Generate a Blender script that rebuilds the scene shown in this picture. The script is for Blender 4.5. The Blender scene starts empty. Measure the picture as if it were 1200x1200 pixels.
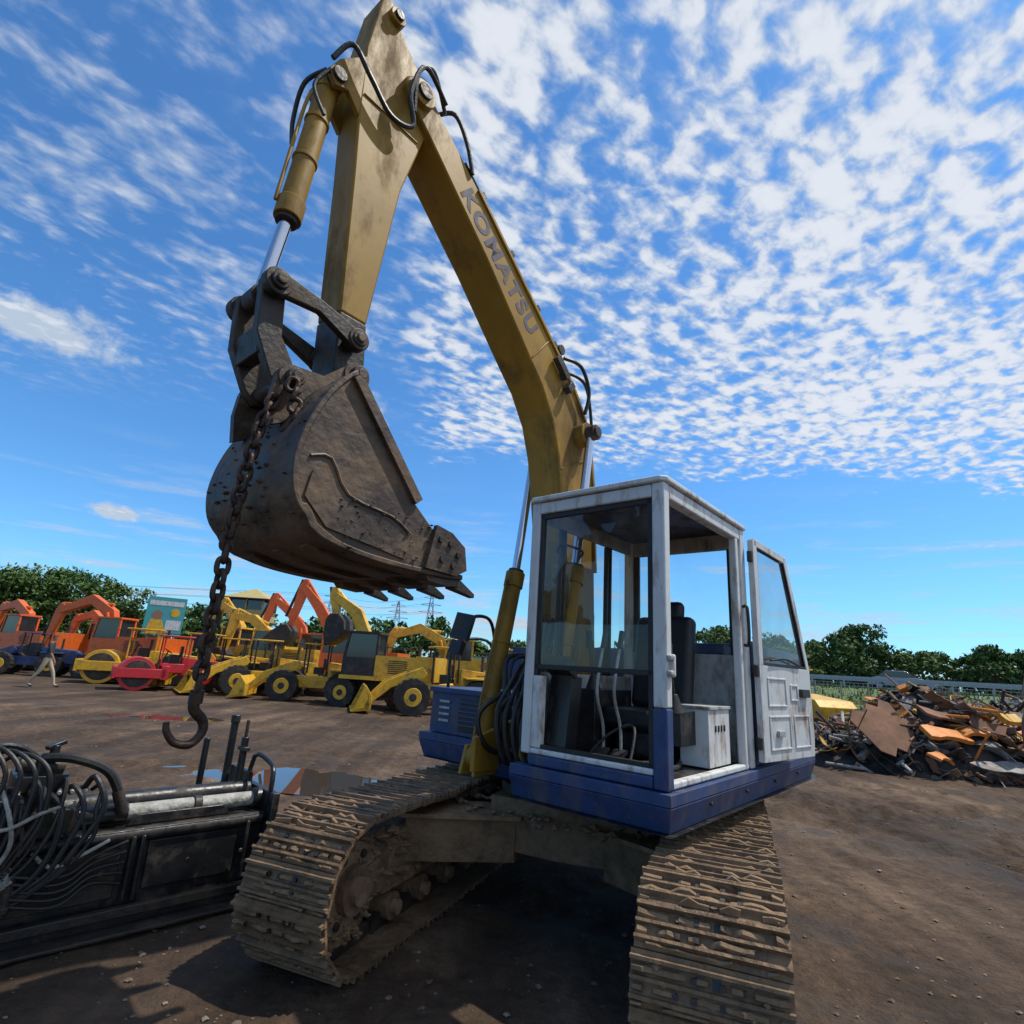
import bpy, bmesh, math, random
import numpy as np
from mathutils import Vector, Matrix, Euler
random.seed(7); rng=np.random.default_rng(7)
sc=bpy.context.scene
# ------------------------------------------------------------ materials
def nn(nt,t,**k):
    n=nt.nodes.new(t)
    for a,b in k.items(): setattr(n,a,b)
    return n
def pmat(name,base,rough=.55,metal=0.,var=.25,scale=6.,dirt=None,damt=.5,dscale=2.5,bump=.15,bscale=40.,spec=.5,streak=1.):
    m=bpy.data.materials.new(name); m.use_nodes=True; nt=m.node_tree; L=nt.links
    b=nt.nodes['Principled BSDF']
    tc=nn(nt,'ShaderNodeTexCoord')
    n1=nn(nt,'ShaderNodeTexNoise'); n1.inputs['Scale'].default_value=scale; n1.inputs['Detail'].default_value=6; n1.inputs['Roughness'].default_value=.65
    L.new(tc.outputs['Object'],n1.inputs['Vector'])
    cr=nn(nt,'ShaderNodeValToRGB'); e=cr.color_ramp.elements
    e[0].position=.3; e[1].position=.7
    e[0].color=(*[c*(1-var) for c in base],1); e[1].color=(*[min(1,c*(1+var)) for c in base],1)
    L.new(n1.outputs['Fac'],cr.inputs['Fac'])
    col=cr.outputs['Color']
    b.inputs['Roughness'].default_value=rough
    if dirt:
        n2=nn(nt,'ShaderNodeTexNoise'); n2.inputs['Scale'].default_value=dscale; n2.inputs['Detail'].default_value=9; n2.inputs['Roughness'].default_value=.72
        mp=nn(nt,'ShaderNodeMapping'); mp.inputs['Scale'].default_value=(1,1,1/streak); L.new(tc.outputs['Object'],mp.inputs['Vector'])
        L.new(mp.outputs[0],n2.inputs['Vector'])
        r2=nn(nt,'ShaderNodeValToRGB'); r2.color_ramp.elements[0].position=.62-.3*damt; r2.color_ramp.elements[1].position=.78-.25*damt
        L.new(n2.outputs['Fac'],r2.inputs['Fac'])
        fac=r2.outputs['Color']
        mx=nn(nt,'ShaderNodeMixRGB'); L.new(fac,mx.inputs[0]); L.new(col,mx.inputs[1]); mx.inputs[2].default_value=(*dirt,1)
        col=mx.outputs[0]
        mr=nn(nt,'ShaderNodeMapRange'); L.new(fac,mr.inputs[0]); mr.inputs[3].default_value=rough; mr.inputs[4].default_value=.85
        L.new(mr.outputs[0],b.inputs['Roughness'])
    L.new(col,b.inputs['Base Color'])
    b.inputs['Metallic'].default_value=metal
    b.inputs['Specular IOR Level'].default_value=spec
    if bump:
        n3=nn(nt,'ShaderNodeTexNoise'); n3.inputs['Scale'].default_value=bscale; n3.inputs['Detail'].default_value=5
        L.new(tc.outputs['Object'],n3.inputs['Vector'])
        bp=nn(nt,'ShaderNodeBump'); bp.inputs['Strength'].default_value=bump; bp.inputs['Distance'].default_value=.02
        L.new(n3.outputs['Fac'],bp.inputs['Height']); L.new(bp.outputs['Normal'],b.inputs['Normal'])
    return m
DIRT=(.10,.065,.04)
M={}
M['yel']=pmat('worn_yellow_paint',(.32,.18,.022),.5,var=.18,scale=2.2,dirt=(.12,.07,.022),damt=.46,dscale=2.4,bump=.03,bscale=14,spec=.3,streak=2.5)
M['yel2']=pmat('bright_yellow_paint',(.66,.37,.02),.4,var=.2,dirt=(.25,.14,.05),damt=.35)
M['org']=pmat('orange_paint',(.66,.12,.015),.4,var=.15,dirt=(.25,.1,.05),damt=.25)
M['red']=pmat('red_paint',(.5,.02,.03),.4,var=.15,dirt=DIRT,damt=.2)
M['blue']=pmat('faded_blue_paint',(.028,.054,.145),.5,var=.3,scale=7,dirt=(.11,.095,.105),damt=.46,dscale=4,bump=.03,spec=.35,streak=2)
M['white']=pmat('dirty_white_paint',(.60,.61,.60),.5,var=.08,scale=4,dirt=(.24,.15,.085),damt=.38,dscale=8,bump=.04,streak=3)
M['whitein']=pmat('grey_white_trim',(.40,.41,.40),.6,var=.1,dirt=(.13,.10,.07),damt=.5,dscale=5,streak=2)
M['blk']=pmat('black_paint',(.012,.012,.013),.35,var=.4,dirt=(.06,.047,.035),damt=.4,dscale=5,bump=.1)
M['rub']=pmat('black_rubber',(.014,.013,.012),.5,var=.3,dirt=(.05,.038,.028),damt=.3,dscale=7)
M['seat']=pmat('black_vinyl',(.010,.010,.011),.5,var=.2)
M['dsteel']=pmat('dark_steel',(.033,.028,.025),.5,.25,var=.4,dirt=(.09,.06,.038),damt=.45,dscale=5,bump=.25)
M['buck']=pmat('earthy_bucket_steel',(.058,.040,.029),.55,.2,var=.5,scale=4,dirt=(.19,.125,.075),damt=.50,dscale=2.8,bump=.5,bscale=16,streak=.6)
M['track']=pmat('muddy_track_steel',(.145,.090,.050),.6,.25,var=.45,scale=8,dirt=(.25,.16,.088),damt=.66,dscale=5,bump=.8,bscale=22)
M['mud']=pmat('dried_mud',(.215,.137,.076),.9,0,var=.4,scale=8,bump=1.,bscale=14)
M['chrome']=pmat('chrome_rod',(.62,.63,.65),.14,1.,var=.05,bump=0)
M['rust']=pmat('rusty_chain',(.06,.036,.025),.6,.5,var=.5,scale=20,bump=.4)
M['rust2']=pmat('rust_sheet',(.22,.105,.055),.8,.1,var=.45,scale=5,dirt=(.09,.055,.04),damt=.45)
M['grey']=pmat('grey_scrap',(.24,.225,.21),.7,.1,var=.4,dirt=(.15,.11,.075),damt=.5)
M['dark']=pmat('dark_scrap',(.03,.027,.025),.7,.1,var=.4,dirt=(.12,.08,.05),damt=.4)
M['oscrap']=pmat('orange_scrap',(.64,.21,.025),.6,0,var=.25,dirt=(.25,.1,.04),damt=.3)
M['yscrap']=pmat('yellow_scrap',(.55,.31,.04),.6,0,var=.25,dirt=(.18,.1,.05),damt=.45)
M['conc']=pmat('concrete',(.32,.30,.27),.85,0,var=.2,bump=.2)
M['galv']=pmat('galvanised_steel',(.36,.37,.38),.5,.4,var=.12,bump=.05)
M['letter']=pmat('faded_blue_lettering',(.09,.105,.18),.6,0,var=.3,scale=14,dirt=(.24,.15,.03),damt=.56,dscale=16,bump=0,spec=.2)
M['bark']=pmat('bark',(.09,.065,.045),.9,0,var=.4,bump=.6)
M['skin']=pmat('skin',(.26,.14,.09),.6,var=.05,bump=0)
M['shirt']=pmat('dark_shirt',(.03,.03,.035),.8,var=.15,bump=.1)
M['trou']=pmat('khaki_trousers',(.38,.32,.23),.8,var=.15,bump=.1)
M['tyre']=pmat('tyre_rubber',(.018,.017,.016),.8,var=.3,dirt=(.10,.07,.045),damt=.4)
M['dglass']=pmat('dark_window',(.02,.025,.03),.08,0,var=.1,bump=0,spec=.8)
M['sil']=pmat('silver_car_paint',(.30,.31,.33),.3,.4,var=.05,bump=0)
M['rtile']=pmat('tower_panel',(.42,.33,.13),.7,var=.2)
M['teal']=pmat('billboard_teal',(.05,.32,.34),.5,var=.1,bump=0)
M['rag']=pmat('grey_plastic_sheet',(.36,.35,.31),.6,0,var=.35,scale=12,dirt=(.12,.1,.08),damt=.4,bump=.8,bscale=25)
def glassmat(name,tint,lo=.03,hi=.2):
    m=bpy.data.materials.new(name); m.use_nodes=True; nt=m.node_tree; L=nt.links; nt.nodes.clear()
    o=nn(nt,'ShaderNodeOutputMaterial'); t=nn(nt,'ShaderNodeBsdfTransparent'); t.inputs[0].default_value=(*tint,1)
    g=nn(nt,'ShaderNodeBsdfGlossy'); g.inputs['Roughness'].default_value=.03
    d=nn(nt,'ShaderNodeBsdfDiffuse'); d.inputs[0].default_value=(.35,.33,.28,1)
    f=nn(nt,'ShaderNodeFresnel'); f.inputs[0].default_value=1.4
    mx=nn(nt,'ShaderNodeMixShader'); L.new(f.outputs[0],mx.inputs[0]); L.new(t.outputs[0],mx.inputs[1]); L.new(g.outputs[0],mx.inputs[2])
    n=nn(nt,'ShaderNodeTexNoise'); n.inputs['Scale'].default_value=4; n.inputs['Detail'].default_value=6
    tc=nn(nt,'ShaderNodeTexCoord'); L.new(tc.outputs['Object'],n.inputs['Vector'])
    mr=nn(nt,'ShaderNodeMapRange'); mr.inputs[1].default_value=.4; mr.inputs[2].default_value=.8; mr.inputs[3].default_value=lo; mr.inputs[4].default_value=hi
    L.new(n.outputs['Fac'],mr.inputs[0])
    m2=nn(nt,'ShaderNodeMixShader'); L.new(mr.outputs[0],m2.inputs[0]); L.new(mx.outputs[0],m2.inputs[1]); L.new(d.outputs[0],m2.inputs[2])
    L.new(m2.outputs[0],o.inputs[0]); return m
M['glass']=glassmat('cab_glass',(.88,.91,.90),.01,.10)
M['glass2']=glassmat('dusty_door_glass',(.70,.76,.76),.10,.34)
# ------------------------------------------------------------ mesh builder
def frame(d):
    d=Vector(d).normalized(); up=Vector((0,0,1)) if abs(d.z)<.95 else Vector((0,1,0))
    a=d.cross(up).normalized(); return a,d.cross(a).normalized()
class MB:
    def __init__(s): s.v=[];s.f=[];s.m=[]
    def add(s,v,f,mat,X=None):
        o=len(s.v)
        s.v+= [tuple(X@Vector(p)) for p in v] if X is not None else [tuple(p) for p in v]
        s.f+=[tuple(i+o for i in q) for q in f]; s.m+=[mat]*len(f)
    def box(s,c,sz,mat,rot=(0,0,0)):
        X=Matrix.Translation(c)@Euler(rot).to_matrix().to_4x4()
        h=[q/2 for q in sz]
        v=[(x*h[0],y*h[1],z*h[2]) for x in(-1,1) for y in(-1,1) for z in(-1,1)]
        s.add(v,[(0,1,3,2),(4,6,7,5),(0,4,5,1),(2,3,7,6),(0,2,6,4),(1,5,7,3)],mat,X)
    def bx(s,x0,x1,y0,y1,z0,z1,mat): s.box(((x0+x1)/2,(y0+y1)/2,(z0+z1)/2),(x1-x0,y1-y0,z1-z0),mat)
    def prism(s,poly,a,b,mat,X=None):
        n=len(poly); v=[(x,a,z) for x,z in poly]+[(x,b,z) for x,z in poly]
        f=[tuple(range(n)),tuple(range(2*n-1,n-1,-1))]+[(i,(i+1)%n,n+(i+1)%n,n+i) for i in range(n)]
        s.add(v,f,mat,X)
    def prismz(s,poly,a,b,mat,X=None,inset=0):
        n=len(poly); cx=sum(p[0] for p in poly)/n; cy=sum(p[1] for p in poly)/n
        k=1-inset
        v=[(cx+(x-cx)*k,cy+(y-cy)*k,a) for x,y in poly]+[(x,y,b) for x,y in poly]
        f=[tuple(range(n)),tuple(range(2*n-1,n-1,-1))]+[(i,(i+1)%n,n+(i+1)%n,n+i) for i in range(n)]
        s.add(v,f,mat,X)
    def cyl(s,p1,p2,r,mat,r2=None,n=20):
        p1=Vector(p1);p2=Vector(p2); a,b=frame(p2-p1); r2=r if r2 is None else r2
        v=[];
        for p,q in((p1,r),(p2,r2)):
            for i in range(n):
                t=2*math.pi*i/n; v.append(p+a*math.cos(t)*q+b*math.sin(t)*q)
        s.add(v,[tuple(range(n)),tuple(range(2*n-1,n-1,-1))]+[(i,(i+1)%n,n+(i+1)%n,n+i) for i in range(n)],mat)
    def beam(s,p1,p2,w,h,mat,side=(0,1,0)):
        p1=Vector(p1);p2=Vector(p2);d=(p2-p1).normalized(); sd=Vector(side); sd=(sd-d*sd.dot(d)).normalized(); u=d.cross(sd)
        v=[p+sd*(i*w/2)+u*(j*h/2) for p in(p1,p2) for i,j in((-1,-1),(1,-1),(1,1),(-1,1))]
        s.add(v,[(0,1,2,3),(7,6,5,4)]+[(i,(i+1)%4,4+(i+1)%4,4+i) for i in range(4)],mat)
    def tube(s,pts,r,mat,n=8,sub=6,closed=False,r2=None):
        P=[Vector(p) for p in pts]; Q=[]
        m=len(P)
        if sub>1 and m>2:
            rngi=range(m) if closed else range(m-1)
            for i in rngi:
                if closed: a,b,c,d=P[(i-1)%m],P[i],P[(i+1)%m],P[(i+2)%m]
                else: a,b,c,d=P[max(i-1,0)],P[i],P[i+1],P[min(i+2,m-1)]
                for k in range(sub):
                    t=k/sub; Q.append(.5*((2*b)+(c-a)*t+(2*a-5*b+4*c-d)*t*t+(3*b-a-3*c+d)*t**3))
            if not closed: Q.append(P[-1])
        else: Q=P
        N=len(Q); v=[]; a=None
        for i in range(N):
            d=(Q[(i+1)%N]-Q[i-1]) if closed else (Q[min(i+1,N-1)]-Q[max(i-1,0)])
            d.normalize()
            if a is None: a,_=frame(d)
            a=(a-d*a.dot(d)).normalized(); b=d.cross(a)
            rr=r if r2 is None else r+(r2-r)*i/(N-1)
            for j in range(n):
                t=2*math.pi*j/n; v.append(Q[i]+a*math.cos(t)*rr+b*math.sin(t)*rr)
        f=[]
        for i in range(N if closed else N-1):
            for j in range(n):
                i2=(i+1)%N; f.append((i*n+j,i*n+(j+1)%n,i2*n+(j+1)%n,i2*n+j))
        if not closed: f+= [tuple(range(n)),tuple(range(N*n-1,(N-1)*n-1,-1))]
        s.add(v,f,mat)
    def finish(s,name,parent=None,X=None,bevel=0,seg=2,smooth=True,recalc=True,ang=35):
        me=bpy.data.meshes.new(name); me.from_pydata(s.v,[],s.f)
        ms=[]
        for k in s.m:
            if k not in ms: ms.append(k)
        for k in ms: me.materials.append(M[k])
        ix={k:i for i,k in enumerate(ms)}
        me.polygons.foreach_set('material_index',[ix[k] for k in s.m])
        if recalc:
            bm=bmesh.new(); bm.from_mesh(me); bmesh.ops.recalc_face_normals(bm,faces=bm.faces); bm.to_mesh(me); bm.free()
        if smooth:
            me.polygons.foreach_set('use_smooth',[True]*len(me.polygons)); me.set_sharp_from_angle(angle=math.radians(ang))
        ob=bpy.data.objects.new(name,me); sc.collection.objects.link(ob)
        if X is not None: ob.matrix_world=X
        if parent is not None:
            ob.parent=parent; ob.matrix_parent_inverse=PW[parent.name].inverted()
        if bevel:
            md=ob.modifiers.new('bevel','BEVEL'); md.width=bevel; md.segments=seg; md.limit_method='ANGLE'; md.angle_limit=math.radians(40)
        return ob
PW={}
def empty(name,loc,yaw=0):
    e=bpy.data.objects.new(name,None); sc.collection.objects.link(e); e.empty_display_size=.3
    X=Matrix.Translation(loc)@Matrix.Rotation(yaw,4,'Z'); e.matrix_world=X; PW[e.name]=X.copy(); return e

# ------------------------------------------------------------ camera
P=math.radians(15.6); RHO=math.radians(3.6)
f0=Vector((0,math.cos(P),math.sin(P))); u0=Vector((0,-math.sin(P),math.cos(P))); r0=Vector((1,0,0))
r=r0*math.cos(RHO)+u0*math.sin(RHO); u=-r0*math.sin(RHO)+u0*math.cos(RHO)
cd=bpy.data.cameras.new('camera'); cam=bpy.data.objects.new('camera',cd); sc.collection.objects.link(cam)
R=Matrix((r,u,-f0)).transposed().to_4x4(); cam.matrix_world=Matrix.Translation((0,0,1.6))@R
cd.sensor_width=36; cd.sensor_height=36; cd.lens=36*650/1200; cd.clip_end=6000; cd.clip_start=.05
sc.camera=cam
sc.view_settings.view_transform='Standard'; sc.view_settings.look='None'; sc.view_settings.exposure=0

# ------------------------------------------------------------ sun and sky
EL=math.radians(63); AZ=math.radians(80)
sd=Vector((math.sin(AZ)*math.cos(EL),math.cos(AZ)*math.cos(EL),math.sin(EL)))
ld=bpy.data.lights.new('sun','SUN'); ld.energy=4.1; ld.angle=math.radians(.7); ld.color=(1,.95,.86)
lo=bpy.data.objects.new('sun',ld); sc.collection.objects.link(lo); lo.rotation_euler=sd.to_track_quat('Z','Y').to_euler(); lo.location=(10,0,30)
w=bpy.data.worlds.new("World"); sc.world=w; w.use_nodes=True; nt=w.node_tree; L=nt.links
bg=nt.nodes['Background']; bg.inputs[1].default_value=.1
sky=nn(nt,'ShaderNodeTexSky',sky_type='NISHITA'); sky.sun_disc=False; sky.sun_elevation=EL; sky.sun_rotation=AZ
sky.air_density=1.0; sky.dust_density=.4; sky.ozone_density=2.5
def val(x,sock):
    if isinstance(x,(int,float)): sock.default_value=x
    else: L.new(x,sock)
def mth(op,a,b=0.,c=None,clamp=False):
    n=nn(nt,'ShaderNodeMath',operation=op); n.use_clamp=clamp
    val(a,n.inputs[0]); val(b,n.inputs[1])
    if c is not None: val(c,n.inputs[2])
    return n.outputs[0]
def sstep(x,a,b,lo=0.,hi=1.):
    n=nn(nt,'ShaderNodeMapRange',interpolation_type='SMOOTHSTEP'); val(x,n.inputs[0]); n.inputs[1].default_value=a; n.inputs[2].default_value=b; n.inputs[3].default_value=lo; n.inputs[4].default_value=hi
    return n.outputs[0]
def comb(x,y,z=0.):
    n=nn(nt,'ShaderNodeCombineXYZ'); val(x,n.inputs[0]);val(y,n.inputs[1]);val(z,n.inputs[2]); return n.outputs[0]
def noise(v,s,d=4,ro=.55,dist=0.):
    n=nn(nt,'ShaderNodeTexNoise'); n.noise_dimensions='2D'; L.new(v,n.inputs['Vector']); n.inputs['Scale'].default_value=s; n.inputs['Detail'].default_value=d; n.inputs['Roughness'].default_value=ro; n.inputs['Distortion'].default_value=dist
    return n.outputs['Fac']
tc=nn(nt,'ShaderNodeTexCoord'); sp=nn(nt,'ShaderNodeSeparateXYZ'); L.new(tc.outputs['Generated'],sp.inputs[0])
x,y,z=sp.outputs
zz=mth('MAXIMUM',z,.03); U=mth('DIVIDE',x,zz); V=mth('DIVIDE',y,zz)
uv=comb(U,V)
ur=mth('ADD',mth('MULTIPLY',U,.8),mth('MULTIPLY',V,.6)); vr=mth('SUBTRACT',mth('MULTIPLY',V,.8),mth('MULTIPLY',U,.6))
rv=comb(mth('MULTIPLY',ur,.85),mth('MULTIPLY',vr,1.2))
big=noise(uv,1.1,3,.55); mid=noise(uv,3.6,3,.6)
cells=noise(rv,15.,4,.50,.15)
reg=mth('MULTIPLY',sstep(mth('ADD',U,mth('MULTIPLY',mth('SUBTRACT',big,.5),1.4)),-.75,.30), sstep(mth('ADD',V,mth('MULTIPLY',mth('SUBTRACT',mid,.5),1.3)),2.85,2.15))
dn=mth('ADD',cells,mth('MULTIPLY',mth('SUBTRACT',big,.5),.22)); dn=mth('ADD',dn,mth('MULTIPLY',mth('SUBTRACT',mid,.5),.42))
dn=mth('ADD',dn,mth('MULTIPLY',reg,.20))
alto=mth('MULTIPLY',sstep(dn,.44,.80),sstep(reg,.05,.7))
sv=comb(mth('MULTIPLY',ur,.8),mth('MULTIPLY',vr,1.3)); st=noise(sv,2.8,6,.62,.4)
veil=mth('MULTIPLY',sstep(mth('ADD',st,mth('MULTIPLY',mth('SUBTRACT',cells,.5),.75)),.42,.90),mth('MULTIPLY',sstep(V,2.4,1.3),.72))
az=mth('ARCTAN2',x,y)
hs=noise(comb(mth('MULTIPLY',az,1.5),mth('MULTIPLY',z,14.)),3.,5,.6)
band=mth('MULTIPLY',sstep(z,.34,.08),.8); hst=mth('MULTIPLY',sstep(hs,.50,.74),band)
def blob(a0,z0,ra,rz):
    dx=mth('DIVIDE',mth('SUBTRACT',az,a0),ra); dz=mth('DIVIDE',mth('SUBTRACT',z,z0),rz)
    d=mth('SQRT',mth('ADD',mth('MULTIPLY',dx,dx),mth('MULTIPLY',dz,dz)))
    d=mth('ADD',d,mth('MULTIPLY',mth('SUBTRACT',bn,.5),2.4)); return sstep(d,1.3,.35)
bn=noise(comb(mth('MULTIPLY',az,1.),mth('MULTIPLY',z,1.6)),18.,6,.62)
tot=mth('MAXIMUM',alto,veil); tot=mth('MAXIMUM',tot,hst)
for b in((-.79,.398,.12,.032),(-.627,.182,.033,.010),(-.36,.52,.06,.025),(-.30,.40,.05,.03),(-.47,.14,.03,.006),(.0,.075,.06,.010)):
    tot=mth('MAXIMUM',tot,blob(*b))
tint=nn(nt,'ShaderNodeMixRGB',blend_type='MULTIPLY'); tint.inputs[0].default_value=1; L.new(sky.outputs[0],tint.inputs[1]); tint.inputs[2].default_value=(.74,1.36,1.84,1)
cc=nn(nt,'ShaderNodeMixRGB'); L.new(sstep(dn,.5,.90),cc.inputs[0]); cc.inputs[1].default_value=(5.2,6.1,7.3,1); cc.inputs[2].default_value=(8.2,8.5,9.0,1)
mx=nn(nt,'ShaderNodeMixRGB'); L.new(mth('MULTIPLY',tot,.92),mx.inputs[0]); L.new(tint.outputs[0],mx.inputs[1]); L.new(cc.outputs[0],mx.inputs[2])
L.new(mx.outputs[0],bg.inputs[0])

# ------------------------------------------------------------ ground
def axis(near0,near1,step,far,g=1.3):
    a=list(np.arange(near0,near1+1e-6,step)); s=step
    while a[-1]<far: s*=g; a.append(a[-1]+s)
    s=step
    while a[0]>-far: s*=g; a.insert(0,a[0]-s)
    return np.array(a)
gx=axis(-9,10,.045,3000); gy=axis(1.0,14.5,.045,3000)
X_,Y_=np.meshgrid(gx,gy)
def vnoise(x,y,s,seed):
    r_=np.random.default_rng(seed); T=r_.random((64,64)); x=x/s; y=y/s
    xi=np.floor(x).astype(int); yi=np.floor(y).astype(int); fx=x-xi; fy=y-yi; fx=fx*fx*(3-2*fx); fy=fy*fy*(3-2*fy)
    g=lambda i,j:T[i%64,j%64]
    return (g(xi,yi)*(1-fx)+g(xi+1,yi)*fx)*(1-fy)+(g(xi,yi+1)*(1-fx)+g(xi+1,yi+1)*fx)*fy-.5
RUTS=((5.2,.35),(6.9,.35),(-1.0,2.0),(4.0,1.1),(9.5,2.2),(7.9,.75),(9.4,.75),(2.2,2.5),(11.2,1.35),(9.7,1.35),(7.0,1.75),(5.6,1.75))
def gz(x,y):
    d=np.hypot(x,y-4); fade=np.clip(1-(d-13)/18,0,1)
    h=vnoise(x,y,1.9,1)*.055+vnoise(x,y,.6,2)*.032+vnoise(x,y,.21,3)*.020+vnoise(x,y,.1,4)*.011
    for off,ang in RUTS:
        q=(x*math.cos(ang)+y*math.sin(ang))-off+vnoise(x,y,4,9)*.8; al=(-x*math.sin(ang)+y*math.cos(ang))
        m=np.clip(vnoise(x,y,3,21)*3+.7,0,1)
        h-=m*.045*np.exp(-(q/.17)**2)*(1+.4*np.sign(np.sin(al*22+q*6))); h+=m*.026*np.exp(-((np.abs(q)-.3)/.1)**2)
    h=h*fade
    h-=.065*np.exp(-(((x+3.0)/1.5)**2+((y-8.2)/.65)**2))
    h-=.06*np.exp(-(((x+7.6)/1.4)**2+((y-14)/.55)**2))
    h-=.05*np.exp(-(((x+1.2)/.7)**2+((y-7.2)/.3)**2))
    und=np.exp(-(((x-.65)/2.2)**2+((y-4.5)/2.6)**2)); h=h*(1-.6*und)-.006*und
    return h
Z_=gz(X_,Y_)
ny,nx=X_.shape
co=np.stack([X_,Y_,Z_],-1).reshape(-1,3)
idx=np.arange(nx*ny).reshape(ny,nx); fc=np.stack([idx[:-1,:-1],idx[:-1,1:],idx[1:,1:],idx[1:,:-1]],-1).reshape(-1,4)
me=bpy.data.meshes.new('ground'); me.vertices.add(len(co)); me.vertices.foreach_set('co',co.ravel()); me.loops.add(fc.size); me.loops.foreach_set('vertex_index',fc.ravel().astype(np.int32))
me.polygons.add(len(fc)); me.polygons.foreach_set('loop_start',np.arange(0,fc.size,4,dtype=np.int32)); me.polygons.foreach_set('use_smooth',[True]*len(fc)); me.update(calc_edges=True); me.validate()
gm=bpy.data.materials.new('packed_earth'); gm.use_nodes=True; nt=gm.node_tree; L=nt.links; b=nt.nodes['Principled BSDF']
tc=nn(nt,'ShaderNodeTexCoord')
def nz(s,d=8,ro=.6,vec=None):
    n=nn(nt,'ShaderNodeTexNoise'); n.inputs['Scale'].default_value=s; n.inputs['Detail'].default_value=d; n.inputs['Roughness'].default_value=ro; L.new(vec or tc.outputs['Object'],n.inputs['Vector']); return n.outputs['Fac']
def ramp(fac,*st):
    r_=nn(nt,'ShaderNodeValToRGB'); L.new(fac,r_.inputs[0]); e=r_.color_ramp.elements
    while len(e)<len(st): e.new(.5)
    for k,(p,c) in enumerate(st): e[k].position=p; e[k].color=(*c,1)
    return r_.outputs[0]
def mapp(ang,sx,sy):
    mp=nn(nt,'ShaderNodeMapping'); mp.inputs['Rotation'].default_value=(0,0,ang); mp.inputs['Scale'].default_value=(sx,sy,1); L.new(tc.outputs['Object'],mp.inputs['Vector']); return mp.outputs[0]
base=ramp(nz(.45,9,.65),(.33,(.070,.045,.029)),(.5,(.130,.084,.053)),(.66,(.215,.147,.095)))
fine=ramp(nz(9,9,.7),(.3,(.5,.5,.5)),(.7,(1.35,1.33,1.3)))
m1=nn(nt,'ShaderNodeMixRGB',blend_type='MULTIPLY'); m1.inputs[0].default_value=1; L.new(base,m1.inputs[1]); L.new(fine,m1.inputs[2])
col=m1.outputs[0]
for ang,amt in((.5,.45),(-.9,.35)):
    sk=ramp(nz(1.3,6,.62,mapp(ang,1.,.10)),(.44,(.55,.53,.5)),(.60,(1.12,1.1,1.08)))
    k=nn(nt,'ShaderNodeMixRGB',blend_type='MULTIPLY'); k.inputs[0].default_value=amt*1.6; L.new(col,k.inputs[1]); L.new(sk,k.inputs[2]); col=k.outputs[0]
wet=ramp(nz(.7,6,.62),(.52,(0,0,0)),(.62,(1,1,1)))
wf=nn(nt,'ShaderNodeMath',operation='MULTIPLY'); L.new(wet,wf.inputs[0]); wf.inputs[1].default_value=.62
m2=nn(nt,'ShaderNodeMixRGB'); L.new(wf.outputs[0],m2.inputs[0]); L.new(col,m2.inputs[1]); m2.inputs[2].default_value=(.042,.030,.021,1)
L.new(m2.outputs[0],b.inputs['Base Color']); b.inputs['Specular IOR Level'].default_value=.3
rr_=nn(nt,'ShaderNodeMapRange'); L.new(wf.outputs[0],rr_.inputs[0]); rr_.inputs[3].default_value=.92; rr_.inputs[4].default_value=.55; L.new(rr_.outputs[0],b.inputs['Roughness'])
ad=nn(nt,'ShaderNodeMath',operation='MULTIPLY_ADD'); L.new(nz(30,5,.7),ad.inputs[0]); ad.inputs[1].default_value=.5; L.new(nz(5,7,.65),ad.inputs[2])
bp=nn(nt,'ShaderNodeBump'); bp.inputs['Strength'].default_value=1.; bp.inputs['Distance'].default_value=.06; L.new(ad.outputs[0],bp.inputs['Height']); L.new(bp.outputs[0],b.inputs['Normal'])
me.materials.append(gm); g=bpy.data.objects.new('ground',me); sc.collection.objects.link(g)
wm=bpy.data.materials.new('muddy_water'); wm.use_nodes=True; b=wm.node_tree.nodes['Principled BSDF']; b.inputs['Base Color'].default_value=(.05,.04,.03,1); b.inputs['Roughness'].default_value=.02; b.inputs['IOR'].default_value=1.33; b.inputs['Specular IOR Level'].default_value=1.
M['water']=wm
for (cx,cy,rx,ry,z0) in((-3.0,8.2,1.9,.85,-.030),(-7.6,14,1.6,.7,-.026),(-1.2,7.2,.8,.35,-.030)):
    o=MB(); n=48; pts=[(cx+rx*math.cos(t)*(1+.12*math.sin(3*t+cx)),cy+ry*math.sin(t)*(1+.15*math.sin(5*t))) for t in [2*math.pi*i/n for i in range(n)]]
    o.add([(a,b_,z0) for a,b_ in pts],[tuple(range(n))],'water'); o.finish('puddle',smooth=False)
def rock(o,c,s,mat,flat=.6):
    v=[]
    for d in((1,0,0),(-1,0,0),(0,1,0),(0,-1,0),(0,0,1),(0,0,-1),(.6,.6,.5),(-.6,.6,.4),(.6,-.6,.4),(-.6,-.6,.5)):
        k=s*random.uniform(.7,1.25); v.append((c[0]+d[0]*k,c[1]+d[1]*k*random.uniform(.7,1.2),c[2]+d[2]*k*flat))
    f=[(4,0,6),(4,6,2),(4,2,7),(4,7,1),(4,1,9),(4,9,3),(4,3,8),(4,8,0),(6,0,2),(7,2,1),(9,1,3),(8,3,0),(5,2,0),(5,1,2),(5,3,1),(5,0,3)]
    o.add(v,f,mat)
M['peb']=pmat('pebbles',(.13,.095,.07),.9,0,var=.5,scale=3)
M['peb2']=pmat('pale_pebbles',(.22,.18,.14),.9,0,var=.3,scale=3)
o=MB()
for i in range(5600):
    yy=1.5+13*random.random()**1.4; xx=random.uniform(-1.1,1.1)*(yy+1); s=random.choice([.004,.005,.006,.008,.010,.016])*random.uniform(.7,1.5)
    rock(o,(xx,yy,float(gz(np.array(xx),np.array(yy)))+s*.2),s,random.choice(['peb','peb','peb','peb2','peb','mud']))
o.finish('gravel',smooth=False,recalc=False)

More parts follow.
